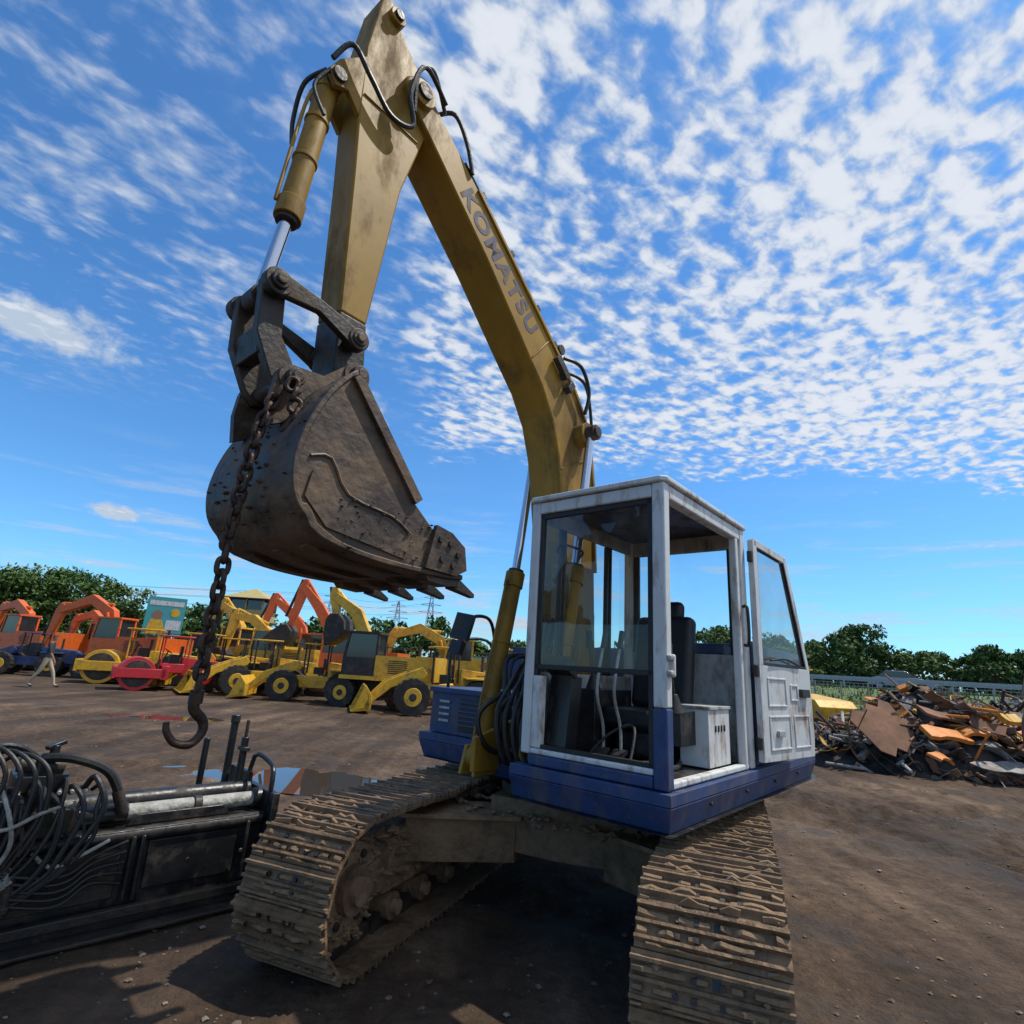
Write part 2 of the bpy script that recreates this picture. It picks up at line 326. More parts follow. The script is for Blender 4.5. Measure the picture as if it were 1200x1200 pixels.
# ============================================================ MAIN EXCAVATOR
O=Vector((.87,3.05,0)); HY=math.atan2(.754,.657)
MH=Matrix.Translation(O)@Matrix.Rotation(HY,4,'Z')
MT=Matrix.Translation((.655,4.565,0))@Matrix.Rotation(math.radians(67.5),4,'Z')
ex=empty('crawler_excavator',(.66,4.56,0))
def stadium(hl,zc,R,n=18):
    pts=[]
    for i in range(n+1): t=math.pi/2+math.pi*i/n; pts.append((-hl+R*math.cos(t),zc+R*math.sin(t)))
    for i in range(n+1): t=-math.pi/2+math.pi*i/n; pts.append((hl+R*math.cos(t),zc+R*math.sin(t)))
    return pts
HL=1.54; RO=.345; ZC=.385
def pathpt(s):
    Lh=2*HL; A=math.pi*RO; T=2*Lh+2*A; s%=T
    if s<Lh:
        x=HL-s; return x,ZC+RO-.02*math.sin(math.pi*s/Lh)**2*(1+.5*math.sin(s*6)), math.pi
    s-=Lh
    if s<A: t=math.pi/2+s/RO; return -HL+RO*math.cos(t),ZC+RO*math.sin(t),t+math.pi/2
    s-=A
    if s<Lh: return -HL+s,ZC-RO,0.
    s-=Lh; t=-math.pi/2+s/RO; return HL+RO*math.cos(t),ZC+RO*math.sin(t),t+math.pi/2
TT=4*HL+2*math.pi*RO; NS=48; pitch=TT/NS
for sy in(1,-1):
    yc=1.035 if sy>0 else -.985; o=MB(); W2=.292
    q=pitch*.5
    prof=[(-q*.98,.0),(-q*.98,.012),(-q*.80,.014),(-q*.76,.042),(-q*.62,.042),(-q*.56,.014),(-q*.08,.012),(-q*.04,.034),(q*.10,.034),(q*.14,.012),(q*.60,.012),(q*.64,.034),(q*.78,.034),(q*.84,.010),(q*1.04,.004),(q*1.04,-.006)]
    for k in range(NS):
        px,pz,an=pathpt((k+.35)*pitch)
        an2=an+random.uniform(-.03,.03); c,s_=math.cos(an2),math.sin(an2)
        X=Matrix(((c,0,s_,px),(0,1,0,yc+random.uniform(-.007,.007)),(s_,0,-c,pz),(0,0,0,1)))
        wl=W2-random.uniform(0,.010)
        o.prism(prof,-wl,wl,'track',X)
        for yy in(-.075,.075):
            o.prism([(-q*.9,-.075),(-q*.9,-.001),(q*.9,-.001),(q*.9,-.075),(q*.5,-.09),(-q*.5,-.09)],yy-.02,yy+.02,'dsteel',X)
        for yy in(-.12,-.05,.05,.12):
            for ss in(-.3,.38): o.box(tuple(X@Vector((q*ss,yy,.019))),(.02,.02,.016),'dsteel',(0,-an,0))
        for yy in(-.03,.03): o.box(tuple(X@Vector((q*-.32,yy,.0135))),(.035,.03,.003),'blk',(0,-an,0))
        # mud packed between the grousers: lumpy strips in shoe space
        for ss,wd in((-.32,.22),(.36,.20),(.93,.1)):
            vs=[];fs=[];nseg=14
            for i in range(nseg+1):
                yy=-wl*.97+2*wl*.97*i/nseg; hh=max(.004,random.gauss(.020,.009))*(1 if abs(yy)>.05 else .8)
                for dd,kk in((-wd,.0),(-wd*.4,1.),(wd*.4,.95),(wd,.0)): vs.append((q*(ss+dd*random.uniform(.85,1.1)),yy,.008+hh*kk))
            for i in range(nseg):
                if random.random()<.30: continue
                for j in range(3): a=i*4+j; fs.append((a,a+4,a+5,a+1))
            o.add(vs,fs,'mud',X)
        for _ in range(5):
            sz=random.uniform(.010,.026); v=X@Vector((random.uniform(-q*.9,q*.9),random.uniform(-1,1)*wl*.95,.014)); rock(o,tuple(v),sz,'mud',.4 if abs(math.cos(an))>.5 else .9)
    o.finish('track_chain_%s'%('a' if sy>0 else 'b'),ex,MT,smooth=False)
    o=MB()
    for sx in(-1,1):
        for (r_,wd,mt) in((.300,.10,'mud'),(.268,.135,'track'),(.225,.145,'mud'),(.12,.20,'track'),(.07,.24,'mud')):
            o.cyl((sx*HL,yc-wd,ZC),(sx*HL,yc+wd,ZC),r_,mt,n=40)
        for k in range(6):
            a=k*math.pi/3
            for yy in(-.15,.15): o.cyl((sx*HL+.175*math.cos(a),yc+yy-.01,ZC+.175*math.sin(a)),(sx*HL+.175*math.cos(a),yc+yy+.01,ZC+.175*math.sin(a)),.022,'dsteel',n=10)
    for k in range(7):
        xx=-1.05+k*.35
        o.cyl((xx,yc-.14,.15),(xx,yc+.14,.15),.075,'track',n=20); o.cyl((xx,yc-.18,.15),(xx,yc+.18,.15),.04,'mud',n=12)
    for xx in(-.5,.6): o.cyl((xx,yc-.13,.62),(xx,yc+.13,.62),.055,'track',n=16)
    fp=[(-1.32,.30),(-1.15,.24),(1.15,.24),(1.32,.30),(1.32,.46),(1.0,.56),(-1.0,.56),(-1.32,.47)]
    o.prism(fp,yc-.12,yc+.12,'mud')
    o.prism([(-1.5,.34),(-1.2,.28),(-1.2,.5),(-1.5,.44)],yc-.165,yc+.165,'track')
    for _ in range(220):
        a=random.uniform(0,6.28); r_=.29*math.sqrt(random.random()); rock(o,(-HL+r_*math.cos(a),yc-sy*(.135+random.random()*.02),ZC+r_*math.sin(a)),random.uniform(.008,.028),'mud')
    for _ in range(260): rock(o,(random.uniform(-1.3,1.3),yc-sy*random.uniform(.08,.15),random.uniform(.26,.6)),random.uniform(.02,.055),'mud')
    o.finish('track_frame_%s'%('a' if sy>0 else 'b'),ex,MT,bevel=.008)
o=MB()
o.prismz([(-.55,-.5),(.55,-.5),(.6,0),(.55,.5),(-.55,.5),(-.6,0)],.42,.74,'track')
for sx in(-1,1):
    for sy in(-1,1):
        o.prismz([(sx*.25,sy*.3),(sx*.58,sy*.3),(sx*.95,sy*.93),(sx*.55,sy*.93)],.36,.62,'track')
        o.prismz([(sx*.2,sy*.25),(sx*.62,sy*.25),(sx*1.0,sy*.95),(sx*.5,sy*.95)],.62,.645,'mud')
o.cyl((0,0,.74),(0,0,.80),.60,'dsteel',n=48); o.cyl((0,0,.80),(0,0,.86),.55,'blk',n=48)
for k in range(260):
    a=random.uniform(0,6.28); rr=random.uniform(.4,1.0); rock(o,(rr*math.cos(a)*.9,rr*math.sin(a),.66),random.uniform(.01,.045),'mud')
o.finish('car_body_frame',ex,MT,bevel=.012)

# --- deck / house
o=MB()
outl=[(-.03,-.03),(2.86,-.03),(3.07,.05),(3.17,.30),(3.2,.9),(3.2,1.55),(3.12,2.1),(2.98,2.38),(2.78,2.48),(.5,2.48),(.5,1.62),(.34,1.56),(.34,1.04),(-.03,1.02)]
o.prismz(outl,.975,1.035,'blue')
o.prismz(outl,.845,.972,'blue',inset=.03)
o.prismz(outl,.83,.843,'blk',inset=.06)
for xx in(.5,1.1,1.7,2.3): o.cyl((xx,-.034,.93),(xx,-.02,.93),.012,'dsteel',n=8)
o.finish('deck_frame',ex,MH,bevel=.012,seg=3)
o=MB()
o.bx(1.48,2.45,.03,1.02,1.04,1.84,'blue'); o.bx(1.46,2.47,.02,1.03,1.80,1.87,'blue')
o.bx(1.6,2.45,1.04,2.42,1.04,1.80,'blue')
o.bx(.56,1.2,1.66,2.42,1.04,1.38,'blue'); o.bx(.54,1.22,1.64,2.44,1.36,1.40,'blue')
o.bx(1.22,1.6,1.66,2.42,1.04,1.72,'blue')
o.box((.553,1.9,1.2),(.006,.36,.25),'blk')
for k in range(6): o.box((.548,1.9,1.12+k*.035),(.012,.34,.014),'blue',(0,.5,0))
for k in range(4): o.box((.552,2.25,1.14+k*.05),(.01,.12,.02),'whitein')
for k in range(14): o.box((1.75,.024,1.2+k*.035),(.35,.012,.014),'blk',(.5,0,0))
cw=[(2.45,.02),(2.78,.02),(2.98,.12),(3.08,.4),(3.12,.9),(3.12,1.55),(3.06,2.05),(2.95,2.33),(2.75,2.43),(2.45,2.43)]
o.prismz(cw,1.04,1.86,'blue')
o.cyl((1.9,1.7,1.8),(1.9,1.7,2.15),.05,'dsteel')
o.finish('engine_house',ex,MH,bevel=.025,seg=3)
o=MB()
for yy in(1.04,1.46):
    o.prism([(.1,.9),(1.4,.9),(1.3,1.3),(1.05,1.5),(.85,1.5),(.6,1.25),(.1,1.12)],yy-.02,yy+.02,'yel')
o.cyl((.95,1.0,1.36),(.95,1.5,1.36),.06,'dsteel')
for yy in(.98,1.56):
    o.cyl((.27,yy-.07,.97),(.27,yy+.07,.97),.085,'yel'); o.prism([(.15,.86),(.5,.86),(.5,1.05),(.2,1.05)],yy-.08,yy-.05,'yel'); o.prism([(.15,.86),(.5,.86),(.5,1.05),(.2,1.05)],yy+.05,yy+.08,'yel')
    o.cyl((.27,yy-.11,.97),(.27,yy+.11,.97),.035,'dsteel')
o.finish('boom_foot_bracket',ex,MH,bevel=.006)
o=MB()
for k in range(8):
    yy=1.08+.05*k; a=random.uniform(-.06,.06)
    o.tube([(.75,yy,1.15),(.45,yy+a,.98-a),(.24+a,yy,1.06),(.19+a,yy-a,1.32+a),(.38,yy+a,1.55+2*a),(.62,yy,1.72),(.72,yy,2.0)],random.choice([.013,.017,.020]),'rub')
for k in range(4):
    yy=1.0+.07*k; o.tube([(.5,yy,1.0),(.12,yy-.03,1.0),(.04,yy,1.2+.03*k),(.13,yy,1.45),(.32,yy+.05,1.62)],.014,'rub')
o.finish('hydraulic_hoses',ex,MH)
o=MB()
o.tube([(.62,1.75,1.4),(.58,1.75,1.75),(.5,1.75,1.95),(.34,1.76,1.97),(.25,1.78,1.9)],.014,'blk')
o.tube([(.62,2.3,1.4),(.62,2.3,1.72),(.66,2.28,1.8),(1.1,2.28,1.8),(1.15,2.28,1.4)],.014,'blk')
o.box((.235,1.79,1.88),(.05,.15,.20),'blk',(.15,.2,.3)); o.box((.262,1.80,1.88),(.006,.13,.17),'dglass',(.15,.2,.3)); o.box((.20,1.80,1.72),(.06,.10,.10),'blk',(.1,.3,.2))
o.finish('side_mirror',ex,MH,bevel=.015,seg=3)

# --- cab
o=MB()
cl=1.34; zb=1.04; zt=2.70
def post(x_,y_,z0,z1,sx,sy_,mat='white',lean=0): o.beam((x_,y_,z0),(x_+lean,y_,z1),sy_,sx,mat)
post(.04,.04,1.44,zt,.07,.08); post(.04,.04,1.04,1.438,.074,.084,'blue')
post(.04,.94,1.10,zt,.06,.07)
post(cl-.02,.035,zb,zt,.085,.075); post(cl-.13,.03,zb,zt,.05,.055)
post(cl,.94,zb,zt,.08,.08)
o.bx(.002,.075,.085,.905,1.04,1.10,'blue'); o.bx(.01,.06,.085,.903,1.103,1.135,'white')
o.bx(.005,.07,.082,.903,2.615,2.695,'white')
o.prism([(.012,1.137),(.065,1.137),(.065,1.56),(.012,1.56)],.83,.903,'white')
o.bx(.08,1.25,.005,.06,1.04,1.075,'white'); o.bx(.08,1.27,.0,.07,2.61,2.695,'white')
o.bx(.075,1.30,.915,.97,1.04,1.58,'whitein'); o.bx(.075,1.30,.92,.965,2.58,2.695,'whitein')
for xx in(.32,.36,.95,1.0): o.bx(xx-.012,xx+.012,.925,.965,1.58,2.58,'blk')
o.bx(1.31,1.355,.07,.90,1.04,1.78,'whitein'); o.bx(1.31,1.355,.07,.90,2.56,2.695,'whitein'); o.bx(1.315,1.35,.07,.12,1.78,2.56,'blk'); o.bx(1.315,1.35,.85,.90,1.78,2.56,'blk')
rf=[(-.02,.02),(.02,-.02),(1.36,-.02),(1.40,.03),(1.40,.95),(1.36,1.0),(.02,1.0),(-.02,.96)]
o.prismz(rf,2.70,2.735,'white'); rf2=[(.06,.08),(1.32,.08),(1.32,.9),(.06,.9)]; o.prismz(rf2,2.737,2.765,'white')
o.bx(.08,1.30,.075,.905,2.672,2.695,'blk')
for zz_ in(1.62,1.70): o.box((.03,-.012,zz_),(.05,.03,.03),'whitein')
o.box((.06,-.01,1.66),(.03,.03,.12),'white')
o.finish('cab_frame',ex,MH,bevel=.010,seg=3)
o=MB()
for (y0,y1,z0,z1) in((.09,.90,1.60,1.63),(.085,.115,1.14,2.61),(.872,.90,1.56,2.61),(.09,.90,2.58,2.612),(.09,.83,1.137,1.16)): o.bx(.02,.05,y0,y1,z0,z1,'rub')
o.finish('window_seals',ex,MH,bevel=.003)
o=MB()
def quad(o,pts,mat): o.add(pts,[tuple(range(len(pts)))],mat)
quad(o,[(.034,.11,1.62),(.034,.88,1.62),(.034,.88,2.585),(.034,.11,2.585)],'glass')
quad(o,[(.1,.945,1.58),(1.28,.945,1.58),(1.28,.945,2.58),(.1,.945,2.58)],'glass')
quad(o,[(1.332,.12,1.78),(1.332,.85,1.78),(1.332,.85,2.56),(1.332,.12,2.56)],'glass')
o.finish('window_glass',ex,MH,smooth=False,recalc=False)
o=MB(); o.bx(.08,1.3,.07,.91,1.045,1.065,'blk'); o.finish('cab_floor_mat',ex,MH)
o=MB()
o.box((.78,.50,1.32),(.48,.46,.13),'seat'); o.box((1.03,.50,1.70),(.12,.44,.66),'seat',(0,.16,0)); o.box((1.10,.50,2.07),(.09,.26,.15),'seat',(0,.16,0)); o.box((.80,.5,1.17),(.36,.34,.2),'blk')
o.finish('operator_seat',ex,MH,bevel=.045,seg=4)
o=MB()
o.box((.72,.80,1.28),(.5,.14,.42),'blk'); o.box((.70,.21,1.30),(.34,.10,.20),'blk')
o.box((.93,.17,1.245),(.36,.19,.34),'white'); o.box((.93,.17,1.425),(.38,.21,.02),'whitein')
for k in range(4): o.box((.86+.05*k,.072,1.30),(.02,.006,.04),'blk')
for yy in(.44,.56):
    o.tube([(.30,yy,1.06),(.30,yy,1.28),(.22,yy,1.5),(.30,yy,1.80)],.010,'whitein'); o.cyl((.285,yy,1.75),(.315,yy,1.86),.018,'blk'); o.box((.24,yy,1.12),(.16,.09,.02),'dsteel',(0,-.5,0))
for yy,zz_ in((.80,1.5),(.21,1.42)):
    o.tube([(.56,yy,zz_-.05),(.54,yy,zz_+.12),(.50,yy,zz_+.28)],.010,'dsteel'); o.cyl((.50,yy,zz_+.26),(.49,yy,zz_+.38),.022,'blk'); o.cyl((.56,yy,zz_-.03),(.555,yy,zz_+.08),.06,'rub',.02)
o.box((.18,.78,1.32),(.12,.16,.50),'blk',(0,.12,0)); o.box((.14,.78,1.62),(.14,.18,.08),'blk',(0,.5,0))
o.tube([(.2,.55,1.07),(.35,.3,1.10),(.5,.2,1.08),(.7,.25,1.09)],.02,'rub'); o.tube([(.15,.3,1.1),(.3,.35,1.3),(.28,.5,1.25),(.2,.62,1.1)],.010,'rub')
o.tube([(.25,.93,2.4),(.25,.88,2.45),(.5,.88,2.45),(.52,.93,2.4)],.01,'blk'); o.tube([(1.27,.0,1.85),(1.24,-.04,1.87),(1.24,-.04,2.1),(1.27,0,2.12)],.012,'blk')
o.finish('control_levers',ex,MH,bevel=.012)
MD=MH@Matrix.Translation((1.36,-.045,0))@Matrix.Rotation(-math.atan2(.12,.84),4,'Z')
o=MB()
o.prism([(0,1.08),(.84,1.08),(.86,1.20),(.86,1.72),(0,1.72)],-.022,.022,'white')
o.beam((.03,0,1.72),(.03,0,2.63),.044,.06,'white'); o.beam((.02,0,2.615),(.54,0,2.56),.044,.055,'white'); o.beam((.535,0,2.58),(.835,0,1.72),.044,.05,'white')
for (x0,x1,z0,z1) in((.10,.44,1.15,1.38),(.50,.78,1.15,1.38),(.10,.40,1.44,1.64),(.47,.60,1.48,1.60)):
    for a_,b_,c_,d_ in((x0,x1,z0,z0+.014),(x0,x1,z1-.014,z1),(x0,x0+.014,z0+.014,z1-.014),(x1-.014,x1,z0+.014,z1-.014)): o.bx(a_,b_,-.029,-.022,c_,d_,'white')
o.box((.70,-.035,1.54),(.14,.03,.06),'blk'); o.box((.25,-.035,1.26),(.1,.02,.04),'whitein')
for zz_ in(1.2,1.68,2.5): o.cyl((-.015,0,zz_-.04),(-.015,0,zz_+.04),.02,'dsteel')
o.finish('door_panel',ex,MD,bevel=.006,seg=3)
o=MB(); quad(o,[(.06,.0,1.725),(.805,.0,1.725),(.525,.0,2.545),(.06,.0,2.59)],'glass2'); o.finish('door_glass',ex,MD,smooth=False,recalc=False)
o=MB()
for p,q_ in(((.065,0,1.732),(.81,0,1.732)),((.81,0,1.73),(.525,0,2.55)),((.525,0,2.545),(.065,0,2.585)),((.065,0,2.585),(.065,0,1.732))): o.beam(p,q_,.03,.02,'rub')
o.tube([(.66,-.03,1.74),(.4,-.035,1.78),(.15,-.035,1.76)],.008,'rub')
o.finish('door_seal',ex,MD)

# --- boom
BT=[(-1.375,5.21),(-1.365,5.29),(-1.30,5.355),(-1.22,5.355),(-1.12,5.27),(-.663,4.94),(.0,4.42),(.42,4.09),(.66,3.88),(.82,3.68),(.91,3.44),(.965,3.14),(1.02,2.4),(1.07,1.5),(1.04,1.30),(.95,1.24),(.86,1.30),(.80,1.5),(.62,2.4),(.53,2.9),(.46,3.25),(.36,3.52),(.20,3.75),(.0,3.94),(-.5,4.43),(-1.06,4.92),(-1.30,5.12)]
def thick(name,poly,a,b,mat,bev=.012):
    o=MB(); o.prism(poly,a,b,mat); return o.finish(name,ex,MH,bevel=bev,seg=2)
thick('boom',BT,1.10,1.42,'yel')
o=MB()
for yy in(1.092,1.428):
    for i in range(5,12):
        p,q_=BT[i],BT[i+1]; o.beam((p[0],yy,p[1]-.012),(q_[0],yy,q_[1]-.012),.02,.03,'yel')
o.cyl((-1.25,1.06,5.23),(-1.25,1.46,5.23),.10,'yel'); o.cyl((-1.25,1.04,5.23),(-1.25,1.48,5.23),.055,'dsteel')
o.cyl((.73,1.0,3.50),(.73,1.52,3.50),.10,'yel'); o.cyl((.73,.90,3.50),(.73,1.62,3.50),.045,'dsteel')
for yy in(1.16,1.33): o.prism([(.28,4.15),(.62,3.90),(.58,4.12),(.46,4.26),(.36,4.27)],yy,yy+.03,'yel')
o.cyl((.45,1.1,4.19),(.45,1.42,4.19),.045,'dsteel')
o.box((.40,1.06,3.98),(.20,.05,.07),'dsteel',(0,.7,0)); o.box((.50,1.05,3.84),(.06,.06,.10),'dsteel',(0,.6,0))
for (a_,b_) in(((.28,4.20),(.06,3.90)),((.93,3.38),(.50,3.12))): o.beam((a_[0],1.097,a_[1]-.01),(b_[0],1.097,b_[1]+.02),.008,.014,'yel')
o.finish('boom_pins',ex,MH,bevel=.005)
AT=[(-1.60,5.77),(-1.655,5.26),(-1.635,4.8),(-1.60,4.35),(-1.545,3.42),(-1.37,3.42),(-1.27,4.45),(-1.14,5.0),(-1.10,5.13),(-1.13,5.30),(-1.22,5.43),(-1.44,5.64),(-1.48,5.74),(-1.54,5.80)]
thick('stick_arm',AT,1.145,1.375,'yel')
thick('stick_arm_tip',[(-1.545,3.417),(-1.53,3.15),(-1.52,3.03),(-1.45,2.95),(-1.38,2.97),(-1.34,3.05),(-1.35,3.2),(-1.37,3.417)],1.14,1.38,'dsteel')
o=MB()
o.cyl((-1.49,1.11,5.68),(-1.49,1.41,5.68),.06,'yel'); o.cyl((-1.49,1.09,5.68),(-1.49,1.43,5.68),.035,'dsteel')
for yy in(1.16,1.36): o.prism([(-1.64,5.18),(-1.80,4.98),(-1.85,4.86),(-1.80,4.78),(-1.72,4.82),(-1.63,4.72)],yy-.018,yy+.018,'yel')
o.cyl((-1.79,1.12,4.86),(-1.79,1.40,4.86),.045,'dsteel')
o.beam((-1.62,1.141,4.9),(-1.20,1.141,4.9),.008,.012,'yel')
o.finish('arm_brackets',ex,MH,bevel=.006)
def hyd(name,base,gl,end,yy,r_,rr):
    o=MB(); B=Vector((base[0],yy,base[1])); G=Vector((gl[0],yy,gl[1])); E=Vector((end[0],yy,end[1])); d=(G-B).normalized()
    o.cyl(B,G,r_,'yel',n=28); o.cyl(G-d*.10,G+d*.02,r_*1.18,'yel',n=28); o.cyl(G+d*.02,G+d*.045,r_*.95,'dsteel',n=28)
    o.cyl(B-d*.02,B+d*.06,r_*1.12,'yel'); o.cyl(B-Vector((0,r_*.9,0)),B+Vector((0,r_*.9,0)),r_*1.1,'yel')
    o.cyl(G,E,rr,'chrome',n=24); o.cyl(E-Vector((0,r_*.9,0)),E+Vector((0,r_*.9,0)),rr*1.8,'dsteel')
    sdv=Vector((-r_*1.3,0,0)); o.tube([G-d*.05+sdv*1.05,B+d*.25+sdv*1.1,B+d*.1+sdv*.8],.011,'yel')
    for kk in(.3,.6): o.cyl(B+(G-B)*kk-d*.012,B+(G-B)*kk+d*.012,r_*1.12,'yel',n=28)
    o.finish(name,ex,MH,bevel=.004)
hyd('boom_cylinder_far',(.27,.97),(.555,2.32),(.73,3.50),1.56,.066,.036)
hyd('boom_cylinder_near',(.27,.97),(.555,2.32),(.73,3.50),.98,.066,.036)
hyd('arm_cylinder',(.45,4.19),(-.78,5.12),(-1.49,5.68),1.26,.062,.034)
hyd('bucket_cylinder',(-1.79,4.86),(-1.865,3.86),(-1.925,3.30),1.26,.062,.034)
o=MB()
for yy in(1.07,1.45):
    o.prism([(-1.97,3.27),(-1.97,3.35),(-1.92,3.38),(-1.70,3.35),(-1.47,3.30),(-1.42,3.26),(-1.43,3.20),(-1.49,3.19),(-1.70,3.28),(-1.90,3.26)],yy-.022,yy+.022,'dsteel')
for yy in(1.13,1.39):
    o.prism([(-1.98,3.34),(-1.90,3.38),(-1.86,3.30),(-1.84,3.08),(-1.72,2.90),(-1.73,2.82),(-1.80,2.80),(-1.86,2.86),(-1.96,3.05)],yy-.03,yy+.03,'dsteel')
o.box((-1.90,1.26,3.04),(.08,.24,.14),'dsteel',(0,-.2,0))
for (t,z_,a_,b_,rr) in((-1.925,3.315,1.02,1.50,.045),(-1.46,3.245,1.03,1.49,.042),(-1.775,2.86,1.0,1.52,.045),(-1.44,3.03,1.0,1.52,.048)):
    o.cyl((t,a_,z_),(t,b_,z_),rr,'dsteel'); o.cyl((t,a_-.015,z_),(t,b_+.015,z_),rr*.6,'buck')
for yy in(1.07,1.45): o.cyl((-1.925,yy-.03,3.315),(-1.925,yy+.03,3.315),.07,'dsteel'); o.cyl((-1.46,yy-.03,3.245),(-1.46,yy+.03,3.245),.062,'dsteel')
o.finish('bucket_linkage',ex,MH,bevel=.006)
# bucket
def crv(pts,sub=4):
    P=[Vector(p) for p in pts]; Q=[]
    for i in range(len(P)-1):
        a,b_,c,d=P[max(i-1,0)],P[i],P[i+1],P[min(i+2,len(P)-1)]
        for k in range(sub):
            t=k/sub; v=.5*((2*b_)+(c-a)*t+(2*a-5*b_+4*c-d)*t*t+(3*b_-a-3*c+d)*t**3); Q.append((v.x,v.y))
    Q.append(tuple(P[-1])); return Q
back=crv([(-.90,2.045),(-1.2,2.045),(-1.48,2.065),(-1.66,2.115),(-1.775,2.21),(-1.815,2.34),(-1.805,2.48),(-1.765,2.62),(-1.70,2.76),(-1.63,2.86)])
SP=[(-1.60,2.885),(-1.40,2.63),(-1.19,2.38),(-1.04,2.265),(-.90,2.21),(-.86,2.10)]+back
BF=1.62
o=MB()
for yy in(.80,BF): o.prism(SP,yy-.015,yy+.015,'buck')
out=[(-.80,2.03)]+[(a-(.0 if b_<2.09 else .018)*(1 if a<-1.6 else 0),b_-(.022 if b_<2.15 else 0)) for a,b_ in back]+[(-1.60,2.91)]
inn=[(a+(.03 if a<-1.62 else 0),b_+(.028 if b_<2.2 else 0)) for a,b_ in out]
inn[-1]=(-1.585,2.88)
o.prism(out+inn[::-1],.775,BF+.025,'buck')
o.finish('bucket_shell',ex,MH,bevel=.006)
o=MB()
for yy,sg in((.80,-1),(BF,1)):
    o.beam((-1.60,yy+sg*.028,2.87),(-1.16,yy+sg*.028,2.37),.024,.05,'buck')
    o.prism([(-1.03,2.28),(-.92,2.26),(-.82,2.20),(-.795,2.08),(-.87,2.04),(-1.08,2.05)],yy+sg*.03-.014,yy+sg*.03+.014,'buck')
    for (a_,b_) in((-1.0,2.21),(-.93,2.20),(-.87,2.15),(-.98,2.11),(-.9,2.09)): o.cyl((a_,yy+sg*.04,b_),(a_,yy+sg*.056,b_),.018,'dsteel',n=8)
    for pts in([(-1.76,2.42),(-1.66,2.44),(-1.55,2.30),(-1.30,2.26),(-1.18,2.20)],): o.tube([(a_,yy+sg*.016,b_) for a_,b_ in pts],.009,'buck',n=6,sub=3)
    o.prism([(-1.74,2.36),(-1.66,2.30),(-1.3,2.17),(-1.18,2.13),(-1.2,2.07),(-1.64,2.13),(-1.76,2.24)],yy+sg*.02-.006,yy+sg*.02+.006,'buck')
for yy in(.84,1.08,1.34,1.58):
    o.prism([(-1.05,2.03),(-.86,2.075),(-.80,2.06),(-.80,2.0),(-.88,1.985),(-1.02,1.995)],yy-.045,yy+.045,'buck')
    L_=random.uniform(-.02,.02)
    v=[(-.83,yy-.035,2.055),(-.83,yy+.035,2.055),(-.83,yy+.035,1.985),(-.83,yy-.035,1.985),(-.665+L_,yy-.02,1.975),(-.665+L_,yy+.02,1.975),(-.665+L_,yy+.02,1.955),(-.665+L_,yy-.02,1.955)]
    o.add(v,[(0,1,2,3),(4,7,6,5),(0,4,5,1),(1,5,6,2),(2,6,7,3),(3,7,4,0)],'dsteel')
for yy in(.95,1.21,1.46):
    o.prism([(-1.05,2.026),(-1.2,2.0),(-1.5,2.02),(-1.64,2.06),(-1.62,2.09),(-1.5,2.05),(-1.2,2.026)],yy-.03,yy+.03,'buck')
for yy in(1.07,1.45):
    o.prism([(-1.38,3.07),(-1.45,3.10),(-1.52,3.05),(-1.62,2.95),(-1.72,2.94),(-1.80,2.93),(-1.85,2.86),(-1.86,2.74),(-1.84,2.6),(-1.74,2.66),(-1.58,2.86),(-1.40,2.93),(-1.36,3.0)],yy-.02,yy+.02,'buck')
    o.cyl((-1.44,yy-.03,3.03),(-1.44,yy+.03,3.03),.075,'buck'); o.cyl((-1.775,yy-.03,2.86),(-1.775,yy+.03,2.86),.07,'buck')
for _ in range(160):
    i=random.randrange(len(back)); a_,b_=back[i]; rock(o,(a_-.02,random.uniform(.8,BF),b_-.015),random.uniform(.006,.018),'buck')
for _ in range(60): rock(o,(random.uniform(-1.6,-.9),.775+random.uniform(-.004,.004),random.uniform(2.06,2.3)),random.uniform(.004,.012),'buck')
o.finish('bucket_teeth_and_ears',ex,MH,bevel=.005)
o=MB()
o.tube([(-1.05,1.08,5.33),(-1.28,1.04,5.40),(-1.36,1.05,5.1),(-1.30,1.07,4.9),(-1.45,1.09,4.85),(-1.62,1.09,4.98),(-1.76,1.1,5.10),(-1.84,1.15,4.95)],.016,'rub')
o.tube([(-1.02,1.12,5.31),(-1.2,1.06,5.46),(-1.33,1.04,5.3),(-1.31,1.06,5.0)],.015,'rub')
o.tube([(-1.04,1.2,5.34),(-.95,1.1,5.36),(-.83,1.08,5.20),(-.74,1.09,5.00)],.016,'rub')
o.tube([(-1.84,1.2,4.9),(-1.91,1.3,4.8),(-1.90,1.38,4.6),(-1.89,1.35,4.4)],.013,'rub')
o.tube([(-1.84,1.15,4.86),(-1.90,1.18,4.70),(-1.82,1.17,4.55)],.012,'rub')
for yy in(1.115,1.145): o.tube([(-.80,yy,5.07),(0,yy,4.455),(.42,yy,4.125),(.62,yy,3.96)],.012,'blk',sub=3)
o.tube([(.45,1.08,4.1),(.62,1.02,4.08),(.75,1.02,3.9),(.74,1.05,3.7)],.016,'rub')
o.tube([(.55,1.12,4.03),(.78,1.08,4.0),(.92,1.1,3.7),(.9,1.1,3.5)],.014,'rub')
for t,z_ in((-.6,4.91),(-.25,4.64),(.1,4.36),(.35,4.16)): o.box((t,1.12,z_+.02),(.05,.06,.03),'dsteel',(0,.66,0))
o.finish('boom_hoses',ex,MH)
tcu=bpy.data.curves.new('lettering','FONT'); tcu.body='KOMATSU'; tcu.size=.215; tcu.extrude=.0008; tcu.offset=.008; tcu.align_x='CENTER'; tcu.align_y='CENTER'; tcu.space_character=1.15
to=bpy.data.objects.new('lettering',tcu); sc.collection.objects.link(to)
